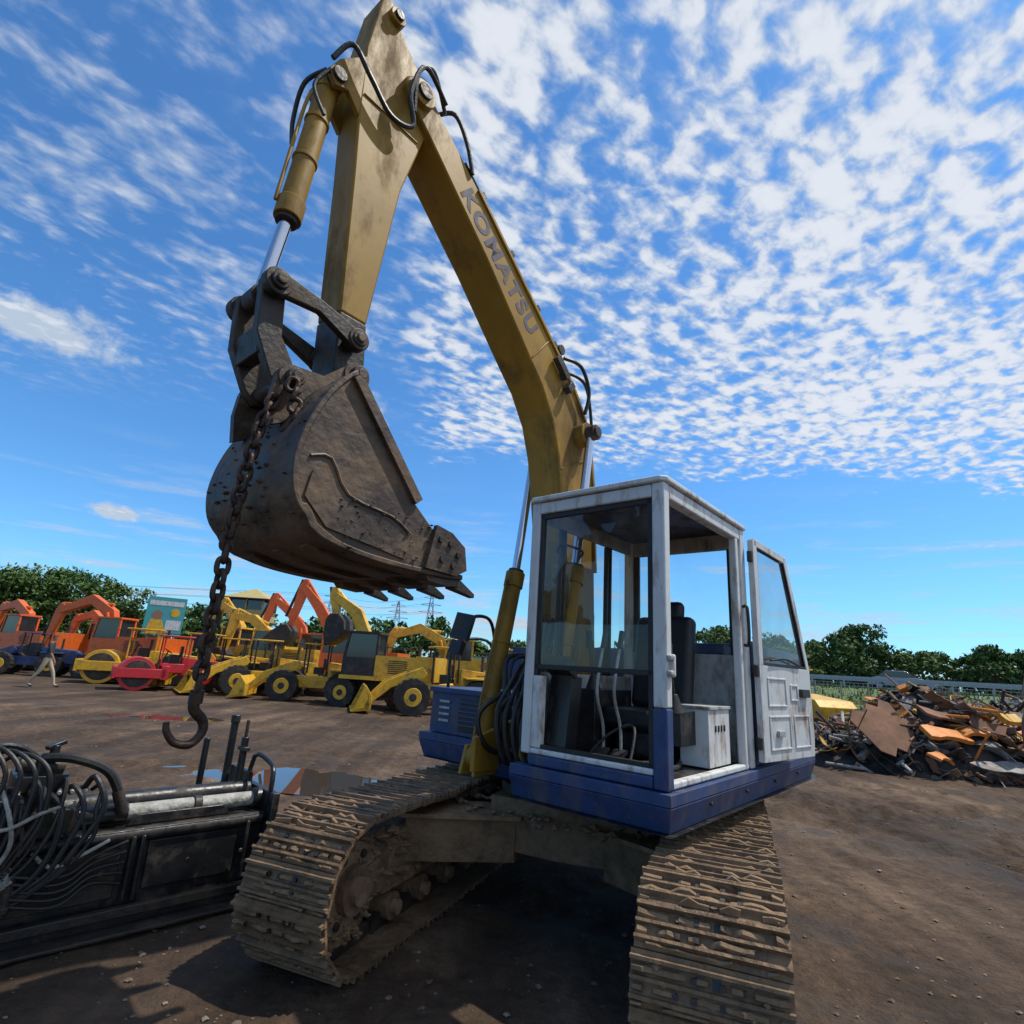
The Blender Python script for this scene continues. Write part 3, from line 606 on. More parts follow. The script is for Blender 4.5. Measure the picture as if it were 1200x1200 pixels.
dg=bpy.context.evaluated_depsgraph_get(); tm=bpy.data.meshes.new_from_object(to.evaluated_get(dg)); bpy.data.objects.remove(to)
tm.materials.clear(); tm.materials.append(M['letter'])
to=bpy.data.objects.new('lettering',tm); sc.collection.objects.link(to)
xd=Vector((.775,0,-.632)).normalized(); yd=Vector((.632,0,.775)).normalized()
X=Matrix((xd,yd,Vector((0,-1,0)))).transposed().to_4x4(); X.translation=Vector((-.36,1.0985,4.49))
to.matrix_world=MH@X; to.parent=ex; to.matrix_parent_inverse=PW[ex.name].inverted()
# chain & hook
o=MB()
path=[(-1.83,1.02,2.78),(-1.885,1.03,2.62),(-1.90,1.05,2.40),(-1.915,1.05,2.2),(-1.918,1.05,2.0),(-1.918,1.05,1.42)]
Pp=[Vector(p) for p in path]; seg=[(Pp[i+1]-Pp[i]).length for i in range(len(Pp)-1)]; tot_=sum(seg)
def at(s):
    for i,l in enumerate(seg):
        if s<=l: return Pp[i].lerp(Pp[i+1],s/l)
        s-=l
    return Pp[-1]
def link(c,d,k,Ln=.080,Wd=.056,rr=.0115):
    a,b_=frame(d); sdv=(a*math.cos(k)+b_*math.sin(k)); pts=[]
    for i in range(12):
        t=2*math.pi*i/12; cx=math.cos(t); sx=math.sin(t)
        pts.append(c+d*((Ln-Wd)/2*(1 if cx>0 else -1)*(1 if abs(cx)>.01 else 0)+cx*Wd/2*.8)+sdv*sx*Wd/2*.8)
    o.tube(pts,rr,'rust',n=7,sub=2,closed=True)
n=int(tot_/.052)
for i in range(n):
    s=i*.052+.03; c=at(s); d=(at(s+.02)-at(s-.02 if s>.02 else 0)).normalized(); link(c,d,(i%2)*math.pi/2+random.uniform(-.35,.35))
for i in range(8):
    t=i/7; link(Vector((-1.80+.03*math.sin(t*3),.985-.02*math.sin(t*3),2.80-.36*t)),Vector((-.12,0.0,-.5)).normalized(),(i%2)*1.57+.3)
H=Vector((-1.918,1.05,1.40))
o.cyl(H+Vector((0,0,.04)),H+Vector((0,0,-.01)),.026,'rust')
o.tube([H+Vector(p) for p in((0,0,.02),(.0,0,-.03),(.045,0.01,-.075),(.05,0.01,-.12),(.01,0,-.158),(-.045,0,-.15),(-.08,0,-.11),(-.088,0,-.075))],.022,'rust',n=12,r2=.011)
o.finish('chain_with_hook',ex,MH)

# ============================================================ PAVER SCREED (lower left)
MS=Matrix.Translation((-1.54,4.30,0))@Matrix.Rotation(math.atan2(-.70,-.715),4,'Z')
sr=empty('paver_screed',(-2.5,3.4,0))
o=MB()
o.prism([(0,.04),(3.2,.04),(3.2,.10),(0,.10)],-.72,.03,'blk')
o.bx(.04,3.2,-.66,-.60,.10,.52,'blk'); o.bx(.04,3.2,-.08,-.03,.10,.50,'blk'); o.bx(.03,3.2,-.70,.0,.50,.535,'blk')
for xx in(.14,.75,.80,1.5,2.1,2.8): o.bx(xx,xx+.022,-.03,.022,.16,.50,'blk')
o.bx(.2,.72,-.029,-.012,.2,.46,'blk'); o.bx(.86,1.45,-.029,-.010,.18,.44,'dsteel')
o.prism([(-.02,.03),(.03,.03),(.03,.66),(-.02,.66)],-.8,.06,'blk')
o.bx(.0,3.2,.022,.07,.10,.15,'dsteel'); o.prismz([(0,.03),(3.2,.03),(3.2,.16),(0,.16)],.035,.055,'dsteel')
o.bx(.05,3.2,-.62,-.52,.54,.62,'blk')
o.cyl((.04,-.35,.62),(3.2,-.35,.62),.062,'blk'); o.cyl((.02,-.16,.60),(.86,-.16,.60),.045,'rag'); o.cyl((.02,-.16,.60),(.09,-.16,.60),.065,'blk'); o.cyl((.84,-.16,.60),(3.2,-.16,.60),.055,'blk')
o.cyl((.42,-.16,.60),(.47,-.16,.60),.055,'dsteel'); o.cyl((.05,-.03,.50),(3.2,-.03,.50),.04,'blk')
o.prism([(.25,.54),(.85,.54),(.80,.60),(.3,.60)],-.09,-.07,'blk')
for xx in(.18,.5,.95,1.2): o.cyl((xx,.022,.33),(xx,.035,.33),.016,'dsteel',n=8)
o.finish('screed_box',sr,MS,bevel=.008)
o=MB()
o.cyl((.08,-.72,.5),(.08,-.72,1.06),.028,'blk'); o.cyl((.08,-.72,1.04),(.08,-.72,1.10),.035,'blk')
o.tube([(.02,-.02,.6),(.02,-.02,.78),(.0,-.15,.83),(.02,-.38,.84),(.05,-.38,.55)],.018,'blk',sub=3)
o.cyl((.12,-.36,.5),(.12,-.36,.98),.026,'blk'); o.box((.12,-.36,.9),(.05,.12,.03),'blk'); o.cyl((.30,-.62,.5),(.30,-.62,.95),.022,'blk'); o.cyl((.12,-.36,.98),(.12,-.36,1.10),.012,'dsteel')
o.box((.05,-.5,.64),(.04,.35,.2),'blk')
o.finish('adjuster_posts',sr,MS,bevel=.006)
o=MB()
o.box((1.30,-.30,.72),(.24,.30,.24),'blk'); o.box((1.30,-.26,.88),(.12,.16,.10),'blk',(0,.1,.3)); o.cyl((1.20,-.22,.87),(1.42,-.22,.90),.04,'dsteel'); o.cyl((1.27,-.2,.92),(1.27,-.2,1.0),.025,'blk'); o.box((1.27,-.2,1.0),(.10,.04,.025),'blk',(0,.3,.4))
o.box((1.85,-.4,.74),(.6,.4,.34),'blk'); o.cyl((1.6,-.2,.78),(2.1,-.2,.78),.09,'dsteel')
for k in range(8): o.cyl((1.10+.06*k,-.16,.76),(1.10+.06*k,-.08,.76),.020,'dsteel',n=8); o.cyl((1.10+.06*k,-.10,.76),(1.10+.06*k,-.06,.76),.014,'galv',n=8)
o.box((1.42,.01,.58),(.09,.07,.34),'blk'); o.box((1.22,-.01,.62),(.20,.06,.12),'dsteel'); o.cyl((1.36,.06,.40),(1.36,.06,.22),.032,'dsteel',n=10); o.cyl((1.36,.06,.27),(1.36,.06,.24),.045,'dsteel',n=6)
o.finish('hydraulic_block',sr,MS,bevel=.01)
o=MB()
o.tube([(1.32,-.2,.93),(1.18,-.12,.93),(1.0,-.09,.85),(.90,-.09,.68)],.026,'rub'); o.cyl((.93,-.09,.74),(.88,-.09,.62),.032,'dsteel')
hp_=[.012,.016,.009,.014]
for k in range(14):
    x0=1.06+.045*k; a=.05*math.sin(k*2.1); c_=.04*math.cos(k*3.3)
    o.tube([(x0,-.10,.76),(x0-.03,.0,.80+a),(x0-.05+c_,.07,.68),(x0-.02+a,.08,.50+c_),(x0+.08+c_,.07,.36+a),(x0+.30,.06,.28+c_),(x0+.7,.05,.30)],hp_[k%4],'rub')
for k in range(5):
    z_=.26+.035*k; o.tube([(2.9,.04,z_),(2.0,.05,z_-.04+.02*k),(1.5,.08,z_+.03),(1.15,.06,z_-.04),(1.0,.03,z_+.03),(.84,.01,z_+.02*k)],.009,'rub')
o.tube([(1.5,.02,.84),(1.44,.10,.72),(1.40,.11,.55),(1.48,.08,.38)],.011,'rag'); o.tube([(1.30,-.02,.50),(1.2,.07,.42),(1.08,.06,.45),(.94,.02,.50)],.010,'rag'); o.tube([(1.6,.02,.7),(1.45,.11,.64),(1.3,.10,.70),(1.15,.02,.72)],.010,'rag')
for k in range(6):
    x0=1.55+.06*k; o.tube([(x0,-.2,.88),(x0-.12,-.05,.98+.02*k),(x0-.24,.06,.90),(x0-.26+.02*k,.09,.68),(x0-.2,.08,.5)],.012,'rub')
o.tube([(1.25,-.3,.84),(1.45,-.2,1.0),(1.7,-.2,.98),(1.9,-.2,.9)],.018,'rub')
o.finish('hose_bundle',sr,MS)
o=MB()
n=26; vs=[];fs=[]
for i in range(n):
    for j in range(n):
        a=i/(n-1); b_=j/(n-1); vs.append((1.36+.55*a+random.uniform(-.015,.015),.085+.05*math.sin(a*13+b_*5)+random.uniform(-.02,.02)-.2*max(0,b_-.6),.36+.28*b_+random.uniform(-.015,.015)-.10*abs(math.sin(a*6+b_*2))))
for i in range(n-1):
    for j in range(n-1):
        if random.random()>.05 and (i-13)**2+(j-13)**2*(1+.5*math.sin(i))<190: fs.append((i*n+j,(i+1)*n+j,(i+1)*n+j+1,i*n+j+1))
o.add(vs,fs,'rag'); o.finish('torn_plastic_sheet',sr,MS,recalc=False,ang=60)

# ============================================================ DISTANT MACHINES
def wheel(o,c,r_,w_,hub='yel2'):
    x_,y_,z_=c; n=28
    o.cyl((x_,y_-w_/2,z_),(x_,y_+w_/2,z_),r_,'tyre',n=n)
    for k in range(18):
        a=2*math.pi*k/18; o.box((x_+r_*math.cos(a),y_,z_+r_*math.sin(a)),(.05,w_*.98,.10),'tyre',(0,-a,0))
    o.cyl((x_,y_-w_/2-.012,z_),(x_,y_+w_/2+.012,z_),r_*.5,hub,n=20); o.cyl((x_,y_-w_/2-.03,z_),(x_,y_+w_/2+.03,z_),r_*.22,'dark',n=12)
def cabin(o,x0,x1,y0,y1,z0,z1,col,zs=.45,pc=None):
    pc=pc or col; zm=z0+(z1-z0)*zs; t=.08; sl=.12
    o.bx(x0,x1,y0,y1,z0,zm,col)
    for yy in(y0,y1-t):
        o.beam((x0+t/2,yy+t/2,zm),(x0+t/2,yy+t/2,z1),t,t,pc); o.beam((x1-t/2,yy+t/2,zm),(x1-t/2-sl,yy+t/2,z1),t,t,pc)
    o.bx((x0+x1)/2-.04,(x0+x1)/2+.04,y0,y0+.05,zm,z1,pc)
    o.prism([(x0+.04,zm),(x1-.04,zm),(x1-.04-sl,z1-.01),(x0+.04,z1-.01)],y0+.04,y1-.04,'dglass'); o.prismz([(x0-.04,y0-.04),(x1-sl+.06,y0-.04),(x1-sl+.06,y1+.04),(x0-.04,y1+.04)],z1,z1+.08,col)
def far_excavator(loc,yaw,col,boom,arm,bk,wheeled=False,cabcol=None,s=1.):
    e=empty('wheeled_excavator' if wheeled else 'crawler_excavator',loc,yaw); X=PW[e.name]@Matrix.Scale(s,4); o=MB()
    if wheeled:
        o.bx(-1.3,1.3,-.5,.5,.55,.95,'dark')
        for xx in(-1.1,1.1):
            for yy in(-.95,.95): wheel(o,(xx,yy,.5),.5,.4)
        o.bx(1.3,1.7,-1.1,1.1,.3,.8,'dark')
    else:
        for sy in(-1,1):
            o.prism(stadium(1.3,.42,.40,10),sy*1.0-.28,sy*1.0+.28,'dark'); o.prism(stadium(1.2,.42,.22,8),sy*1.0-.31,sy*1.0+.31,'track')
            for k in range(26):
                a=-1.6+3.2*k/25; o.bx(a-.02,a+.02,sy*1.0-.29,sy*1.0+.29,.80,.86,'track')
    o.cyl((0,0,.7),(0,0,1.0),.5,'dark'); o.bx(-1.9,1.2,-1.2,1.2,.98,1.12,col)
    o.bx(-1.6,-.1,-1.2,1.2,1.12,1.85,col); o.bx(-.1,1.1,-1.2,-.35,1.12,1.6,col)
    o.prismz([(-2.2,-1.0),(-2.1,-1.2),(-1.6,-1.22),(-1.6,1.22),(-2.1,1.2),(-2.2,1.0)],1.02,1.9,col)
    for k in range(7):
        for yy in(-1.21,1.21): o.bx(-1.3,-.6,yy-.01,yy+.01,1.25+k*.07,1.28+k*.07,'dark')
    cabin(o,-.15,1.15,.25,1.18,1.12,2.6,cabcol or col,.42)
    o.cyl((-1.2,-.6,1.85),(-1.2,-.6,2.3),.06,'dark')
    for yy in(-1.15,1.15): o.tube([(-.1,yy,1.85),(-.1,yy,2.15),(-1.4,yy,2.15),(-1.4,yy,1.85)],.02,'dark',n=5,sub=1)
    o.finish('undercarriage_and_house',e,X,bevel=.03)
    o=MB(); bp_=boom; N=len(bp_)
    up=[];dn_=[]
    for i,(a,c) in enumerate(bp_):
        p=bp_[max(i-1,0)]; q_=bp_[min(i+1,N-1)]; d=Vector((q_[0]-p[0],q_[1]-p[1])).normalized(); w_=[.15,.25,.23,.14][i] if N==4 else .2; up.append((a-d.y*w_,c+d.x*w_)); dn_.append((a+d.y*w_,c-d.x*w_))
    o.prism(up+dn_[::-1],-.2,.12,col)
    a0,a1=arm; d=(Vector(a1)-Vector(a0)).normalized(); pr=Vector((-d.y,d.x))
    A0=Vector(a0)-d*.35; poly=[A0+pr*.1,Vector(a0)+pr*.22,Vector(a1)+pr*.1,Vector(a1)-pr*.1,Vector(a0)-pr*.22,A0-pr*.1]
    o.prism([tuple(p) for p in poly],-.16,.08,col)
    o.cyl((bp_[1][0],-.04,bp_[1][1]+.4),(A0[0],-.04,A0[1]),.07,col); o.cyl(((bp_[1][0]+A0[0])/2,-.04,(bp_[1][1]+.4+A0[1])/2),(A0[0],-.04,A0[1]),.045,'chrome')
    for yy in(-.32,.24): o.cyl((.95,yy,1.2),(bp_[1][0],yy,bp_[1][1]),.08,col)
    bc=Vector(a1); c_,s_=math.cos(bk),math.sin(bk)
    bpts=[(0,.15),(.25,.05),(.55,-.35),(.75,-.8),(.55,-.85),(.1,-.85),(-.2,-.7),(-.35,-.4),(-.3,-.05)]
    o.prism([(bc.x+p*c_-q_*s_,bc.y+p*s_+q_*c_) for p,q_ in bpts],-.5,.42,'dark')
    o.cyl((A0[0]+.2,-.04,A0[1]),(bc.x+.25,-.04,bc.y+.5),.06,'dsteel')
    o.finish('boom_and_arm',e,X,bevel=.015)
    return e
def roller(loc,yaw,col,dr='yel2',s=1.):
    e=empty('road_roller',loc,yaw); X=PW[e.name]@Matrix.Scale(s,4); o=MB()
    o.cyl((1.4,-1.0,.72),(1.4,1.0,.72),.72,dr,n=40); o.cyl((1.4,-1.01,.72),(1.4,1.01,.72),.58,'dark',n=30); o.cyl((1.4,-1.03,.72),(1.4,1.03,.72),.2,col)
    for yy in(-1.1,1.1): o.bx(.3,2.2,yy-.06,yy+.06,.55,.95,col)
    o.bx(2.15,2.3,-1.16,1.16,.5,1.0,col); o.bx(.2,.5,-1.16,1.16,.5,1.1,col)
    for yy in(-.8,.8): wheel(o,(-1.3,yy,.68),.68,.5,col)
    o.prism([(-2.3,.7),(-.3,.7),(-.3,1.5),(-2.2,1.35)],-.6,.6,col); o.bx(-.4,.5,-.7,.7,.8,1.2,col)
    o.bx(-.2,.2,-.3,.3,1.2,1.6,'seat'); o.bx(-.3,-.2,-.3,.3,1.5,2.0,'seat'); o.cyl((.45,0,1.2),(.3,0,1.75),.03,'dark'); o.cyl((.3,0,1.74),(.28,0,1.77),.2,'dark')
    for xx in(-.5,.55):
        for yy in(-.7,.7): o.cyl((xx,yy,1.1),(xx,yy,2.4),.03,col)
    o.bx(-.65,.75,-.8,.8,2.4,2.46,col); o.finish('roller_body',e,X,bevel=.02); return e
def loader(loc,yaw,col,cab=None,s=.85,nocab=False):
    e=empty('wheel_loader',loc,yaw); X=PW[e.name]@Matrix.Scale(s,4); o=MB()
    for xx in(-1.25,1.25):
        for yy in(-.9,.9): wheel(o,(xx,yy,.66),.66,.45,'yel2')
    o.bx(-2.0,1.6,-.45,.45,.6,1.1,col); o.prism([(-2.5,.8),(-.6,.8),(-.6,1.75),(-2.3,1.6),(-2.5,1.4)],-.65,.65,col)
    for k in range(5): o.bx(-2.0,-1.2,-.66,.66,1.15+k*.09,1.19+k*.09,'dark')
    if nocab:
        for xx in(-.5,.5):
            for yy in(-.5,.5): o.cyl((xx,yy,1.2),(xx,yy,2.5),.04,'dark')
        o.bx(-.65,.6,-.6,.6,2.5,2.56,col); o.bx(-.3,.1,-.25,.25,1.2,1.5,'seat'); o.bx(-.4,-.3,-.25,.25,1.4,1.9,'seat')
    else: cabin(o,-.55,.6,-.55,.55,1.1,2.55,cab or col,.35,'blk')
    for yy in(-.5,.5):
        o.prism([(.7,1.5),(.9,1.75),(2.2,1.2),(2.9,.45),(2.7,.35),(2.0,.95),(.8,1.35)],yy-.06,yy+.06,col)
        o.cyl((.8,yy*.6,1.0),(2.0,yy*.6,1.0),.06,'chrome')
    o.prism([(2.7,.15),(3.4,.08),(3.4,.13),(2.95,.25),(2.85,.55),(3.0,.95),(2.95,1.0),(2.7,.65)],-1.1,1.1,col)
    for yy in(-1.1,1.07): o.prism([(2.75,.15),(3.35,.1),(3.0,.95),(2.8,.65)],yy,yy+.03,col)
    for sy in(-1,1): o.prismz([(-1.8,sy*.6),(-.7,sy*.6),(-.7,sy*1.15),(-1.8,sy*1.15)],1.38,1.45,col)
    o.cyl((-1.5,.3,1.6),(-1.5,.3,2.3),.06,'dark')
    o.finish('loader_body',e,X,bevel=.02); return e
far_excavator((-24.2,30,0),math.radians(160),'org',[(.9,1.3),(1.3,2.7),(2.4,3.3),(3.6,3.0)],((3.6,3.0),(4.0,1.3)),.4)
far_excavator((-17.0,26.5,0),math.radians(172),'org',[(.9,1.3),(1.5,2.9),(2.6,3.5),(4.2,2.9)],((4.2,2.9),(4.6,1.2)),.5)
far_excavator((-20.6,31,0),math.radians(165),'org',[(.9,1.3),(1.5,2.6),(2.4,3.2),(3.6,2.8)],((3.6,2.8),(4.0,1.2)),.5,s=.95)
loader((-20.6,25.5,0),math.radians(200),'blue',s=.7,nocab=True)
roller((-15.0,24.2,0),math.radians(205),'yel2',s=.9)
roller((-12.4,21.9,0),math.radians(215),'red','red',s=.80)
roller((-13.3,25.8,0),math.radians(190),'yel2',s=.9)
loader((-11.0,23.6,0),math.radians(200),'yel2',nocab=True,s=.8)
loader((-9.2,22.3,0),math.radians(215),'yel2',nocab=True,s=.8)
far_excavator((-10.0,26.4,0),math.radians(172),'yel2',[(.8,1.3),(1.1,2.6),(1.9,3.2),(2.9,3.3)],((2.9,3.3),(3.2,1.6)),.4,s=.95)
far_excavator((-12.6,29.0,0),math.radians(160),'yel2',[(.8,1.3),(1.1,2.7),(1.8,3.5),(2.5,3.9)],((2.5,3.9),(3.2,2.3)),.4)
far_excavator((-6.3,24.6,0),math.radians(178),'org',[(.8,1.3),(1.15,2.6),(1.9,3.7),(2.7,4.55)],((2.7,4.55),(3.1,2.7)),.3,s=.98)
far_excavator((-9.6,31,0),math.radians(182),'org',[(.9,1.3),(1.4,2.9),(2.2,3.8),(3.1,4.4)],((3.1,4.4),(3.6,2.5)),.3)
far_excavator((-4.15,20.2,0),math.radians(172),'yel2',[(.6,1.3),(.85,2.5),(1.3,3.4),(2.3,4.05)],((2.3,4.05),(2.15,3.2)),-.6,wheeled=True,cabcol='dark',s=.92)
loader((-6.7,21.0,0),math.radians(190),'yel2',s=.78,nocab=True)
loader((-1.9,18.8,0),math.radians(196),'yel2',s=.82,nocab=True)
loader((.4,21.5,0),math.radians(170),'yel2',cab='yel2')
far_excavator((-1.6,27,0),math.radians(185),'yel2',[(.9,1.3),(1.4,2.6),(2.4,3.1),(3.6,2.7)],((3.6,2.7),(4.0,1.2)),.5)
loader((8.0,16.2,0),math.radians(98),'yel2',s=.8,nocab=True)
e=empty('guard_tower',(-17.0,38,0)); X=PW[e.name]@Matrix.Scale(.93,4); o=MB()
for a in(-1,1):
    for b_ in(-1,1): o.beam((a*1.1,b_*1.1,0),(a*.9,b_*.9,3.6),.14,.14,'dark')
for z_ in(1.,2.1):
    for a in(-1,1): o.beam((-1.05,a*1.03,z_),(1.05,a*1.03,z_+.9),.07,.07,'dark'); o.beam((a*1.03,-1.05,z_),(a*1.03,1.05,z_+.9),.07,.07,'dark',(1,0,0))
o.bx(-1.3,1.3,-1.3,1.3,3.6,3.75,'dark'); o.bx(-1.2,1.2,-1.2,1.2,3.75,4.5,'rtile'); o.bx(-1.12,1.12,-1.12,1.12,4.5,5.2,'dglass')
for a in(-1.17,0,1.17):
    for b_ in(-1.17,1.17): o.bx(a-.05,a+.05,b_-.05,b_+.05,4.5,5.2,'rtile'); o.bx(b_-.04,b_+.04,a-.04,a+.04,4.5,5.2,'rtile')
o.bx(-1.7,1.7,-1.7,1.7,5.2,5.28,'dark'); o.add([(-1.6,-1.6,5.283),(1.6,-1.6,5.283),(1.6,1.6,5.283),(-1.6,1.6,5.283),(0,0,6.1)],[(0,1,4),(1,2,4),(2,3,4),(3,0,4),(3,2,1,0)],'rtile'); o.finish('tower_structure',e,X)
e=empty('billboard',(-36.5,61,0),math.radians(30)); X=PW[e.name]; o=MB()
for a in(-1.2,1.2): o.cyl((a,.2,0),(a,.2,5),.12,'galv')
o.bx(-1.8,1.8,-.06,.06,2.6,6.6,'teal'); o.prism([(-1.6,2.7),(.4,2.7),(-.2,4.2),(-1.2,4.3)],-.08,-.07,'yel2'); o.cyl((-.7,-.08,4.7),(-.7,-.07,4.7),.5,'skin'); o.bx(-1.6,1.6,-.08,-.07,5.7,6.2,'white'); o.bx(.2,1.6,-.08,-.07,3.2,4.2,'white'); o.cyl((.9,-.085,5.0),(.9,-.075,5.0),.45,'yel2')
o.finish('billboard_panel',e,X)
def pylon(x_,y_,h):
    e=empty('electricity_pylon',(x_,y_,0)); o=MB(); n=8
    for k in range(n):
        z0=h*k/n; z1=h*(k+1)/n; w0=2.6*(1-.9*k/n); w1=2.6*(1-.9*(k+1)/n)
        for a in(-1,1):
            for b_ in(-1,1): o.beam((a*w0,b_*w0,z0),(a*w1,b_*w1,z1),.18,.18,'galv')
            o.beam((-w0,a*w0,z0),(w1,a*w1,z1),.1,.1,'galv'); o.beam((w0,a*w0,z0),(-w1,a*w1,z1),.1,.1,'galv')
    for z_,w_ in((.72,4.5),(.82,3.8),(.92,3.)):
        for a in(-1,1): o.beam((0,0,h*z_+.6),(a*w_,0,h*z_),.15,.15,'galv'); o.beam((0,0,h*z_-.3),(a*w_,0,h*z_),.15,.15,'galv')
    o.finish('pylon_lattice',e,PW[e.name])
pylon(-28,210,27); pylon(-44,230,25); pylon(-62,200,24)
o=MB()
for zz_,of in((25,3),(22.5,3.8),(19.6,4.5)):
    for sg in(-1,1):
        o.tube([(-260,190,zz_+2),(-160,195,zz_-4),(-62,200+sg*of,zz_*.9)],.05,'galv',n=4); o.tube([(-62,200,zz_*.9),(-47,205,zz_*.86),(-28,210+sg*of,zz_)],.05,'galv',n=4)
o.finish('power_line')

# ============================================================ VEGETATION
def leafmat(name,c1,c2):
    m=bpy.data.materials.new(name); m.use_nodes=True; nt=m.node_tree; L=nt.links; b=nt.nodes['Principled BSDF']
    tc=nn(nt,'ShaderNodeTexCoord'); n=nn(nt,'ShaderNodeTexNoise'); n.inputs['Scale'].default_value=.9; n.inputs['Detail'].default_value=5; L.new(tc.outputs['Object'],n.inputs['Vector'])
    r_=nn(nt,'ShaderNodeValToRGB'); r_.color_ramp.elements[0].position=.35; r_.color_ramp.elements[1].position=.68; r_.color_ramp.elements[0].color=(*c1,1); r_.color_ramp.elements[1].color=(*c2,1)
    L.new(n.outputs['Fac'],r_.inputs[0]); L.new(r_.outputs[0],b.inputs['Base Color']); b.inputs['Roughness'].default_value=.65; b.inputs['Specular IOR Level'].default_value=.2; return m
M['leaf']=leafmat('foliage',(.035,.075,.018),(.09,.155,.035)); M['leaf2']=leafmat('foliage_light',(.055,.10,.022),(.12,.18,.045)); M['grass']=leafmat('grass',(.08,.13,.03),(.16,.20,.06))
def tree_mesh(o,bx_,by,h,w_,nl,size,mat,seed,bz=0.,trunk=True,low=.2):
    r_=np.random.default_rng(seed)
    if trunk:
        top=Vector((bx_+r_.uniform(-.3,.3),by,bz+h*.6)); o.cyl((bx_,by,bz-.2),tuple(top),.03*h,'bark',.012*h,n=8)
        for k in range(6):
            a=r_.uniform(0,6.28); z0=bz+h*r_.uniform(.25,.5); o.cyl((bx_,by,z0),(bx_+w_*.35*math.cos(a),by+w_*.35*math.sin(a),z0+h*.25),.012*h,'bark',.005*h,n=6)
    nc=30; cc_=[]
    for k in range(nc):
        a=r_.uniform(0,6.28); zz_=r_.uniform(low,.92); ww=w_*.5*math.sqrt(max(.08,1-((zz_-.5)/.52)**2))*r_.uniform(.2,1.)
        cc_.append((bx_+ww*math.cos(a),by+ww*math.sin(a),bz+h*zz_,h*r_.uniform(.07,.15)))
    cc_=np.array(cc_); ci=r_.integers(0,nc,nl); d=r_.normal(size=(nl,3)); d/=np.linalg.norm(d,axis=1)[:,None]; kk=r_.random(nl)**.4
    p=cc_[ci,:3]+d*(kk*cc_[ci,3])[:,None]*np.array([1.25,1.25,.85])
    a=r_.normal(size=(nl,3)); a/=np.linalg.norm(a,axis=1)[:,None]; b_=np.cross(a,d+np.array([0,0,.5])+r_.normal(size=(nl,3))*.5); b_/=np.linalg.norm(b_,axis=1)[:,None]+1e-9
    s=size*r_.uniform(.5,1.4,nl)[:,None]
    q=np.stack([p-a*s,p+b_*s*.6,p+a*s,p-b_*s*.6],1).reshape(-1,3)
    o.add(q.tolist(),[(4*i,4*i+1,4*i+2,4*i+3) for i in range(nl)],mat)
def tree(m,y_,h,w_,seed,mat='leaf',nl=2600,size=.16,bz=0):
    o=MB(); tree_mesh(o,0,0,h,w_,nl,size,mat,seed); o.finish('broadleaf_tree',None,Matrix.Translation((m*y_,y_,bz)),smooth=False,recalc=False)
for i,(m,y_,h,w_) in enumerate(((-.90,58,8.8,9),(-.83,60,9.2,8),(-.76,62,9.8,10),(-.70,66,8.6,8.5),(-.98,52,8.5,9),(-.64,70,6.0,8))):
    tree(m,y_,h,w_,i+1,'leaf2' if i%2 else 'leaf',5200,.21)
for i,(x_,y_,h,w_) in enumerate(((28,55,5.6,7),(33.5,54,7.2,6),(39,53,5.0,8),(44,51,5.6,7.5),(48.5,50,5.2,8),(53,48,5.8,8),(23,58,7.0,8))):
    tree(x_/y_,y_,h,w_,i+20,'leaf' if i%2 else 'leaf2',5000,.19,bz=.6)
o=MB()
for k in range(46): tree_mesh(o,-95+k*2.9+random.uniform(-1,1),95+random.uniform(-6,6),random.uniform(7.5,10.) if k<30 else random.uniform(5,7),10,900,.42,random.choice(['leaf','leaf2']),100+k,trunk=False,bz=-1,low=.1)
for k in range(40): tree_mesh(o,14+k*2.4,76-k*.9+random.uniform(-2,2),random.uniform(6.,8.0),9,1100,.32,random.choice(['leaf','leaf2']),200+k,trunk=False,bz=-.5,low=.1)
o.finish('distant_treeline',smooth=False,recalc=False)
MR=Matrix.Translation((22,41,0))@Matrix.Rotation(math.atan2(-.666,.746),4,'Z')
M['asph']=pmat('asphalt',(.05,.05,.052),.85,var=.2,bump=.2)
o=MB()
n=60; vs=[];fs=[]
prof=[(-5.2,-.1),(-4.2,.35),(-3.0,.95),(-1.8,1.45),(-.9,1.62),(0.2,1.64)]
for i in range(n+1):
    for (py,pz) in prof: vs.append((-40+i*2.0,py+random.uniform(-.15,.15),pz+random.uniform(-.05,.05)))
for i in range(n):
    for j in range(len(prof)-1): k=i*len(prof)+j; fs.append((k,k+len(prof),k+len(prof)+1,k+1))
o.add(vs,fs,'grass')
r_=np.random.default_rng(5)
for _ in range(5000):
    xx=r_.uniform(-20,45); t=r_.uniform(0,1); py=-5+5*t; pz=np.interp(py,[p[0] for p in prof],[p[1] for p in prof]); h=r_.uniform(.1,.35); a=r_.uniform(0,3.14); dx=.07*math.cos(a); dy=.07*math.sin(a)
    o.add([(xx-dx,py-dy,pz-.04),(xx+dx,py+dy,pz-.04),(xx+r_.uniform(-.1,.1),py,pz+h)],[(0,1,2)],'grass')
o.finish('grass_embankment',None,MR,recalc=False)
o=MB(); o.bx(-40,80,.2,14,1.2,1.66,'asph')
o.bx(-40,80,1.0,1.12,1.664,1.668,'white'); o.bx(-40,80,12.9,13.0,1.664,1.668,'white'); o.finish('highway_road',None,MR)
o=MB()
for k in range(60): o.bx(-40+2*k-.06,-40+2*k+.06,.45,.55,1.6,2.42,'galv')
o.prism([(-40,2.12),(80,2.12),(80,2.42),(-40,2.42)],.36,.42,'galv')
o.prism([(-40,2.24),(80,2.24),(80,2.30),(-40,2.30)],.32,.355,'galv')
o.finish('guard_rail',None,MR)
o=MB()
for k in range(50): o.bx(-20+1.5*k-.04,-20+1.5*k+.04,-3.04,-2.96,.8,2.0,'conc')
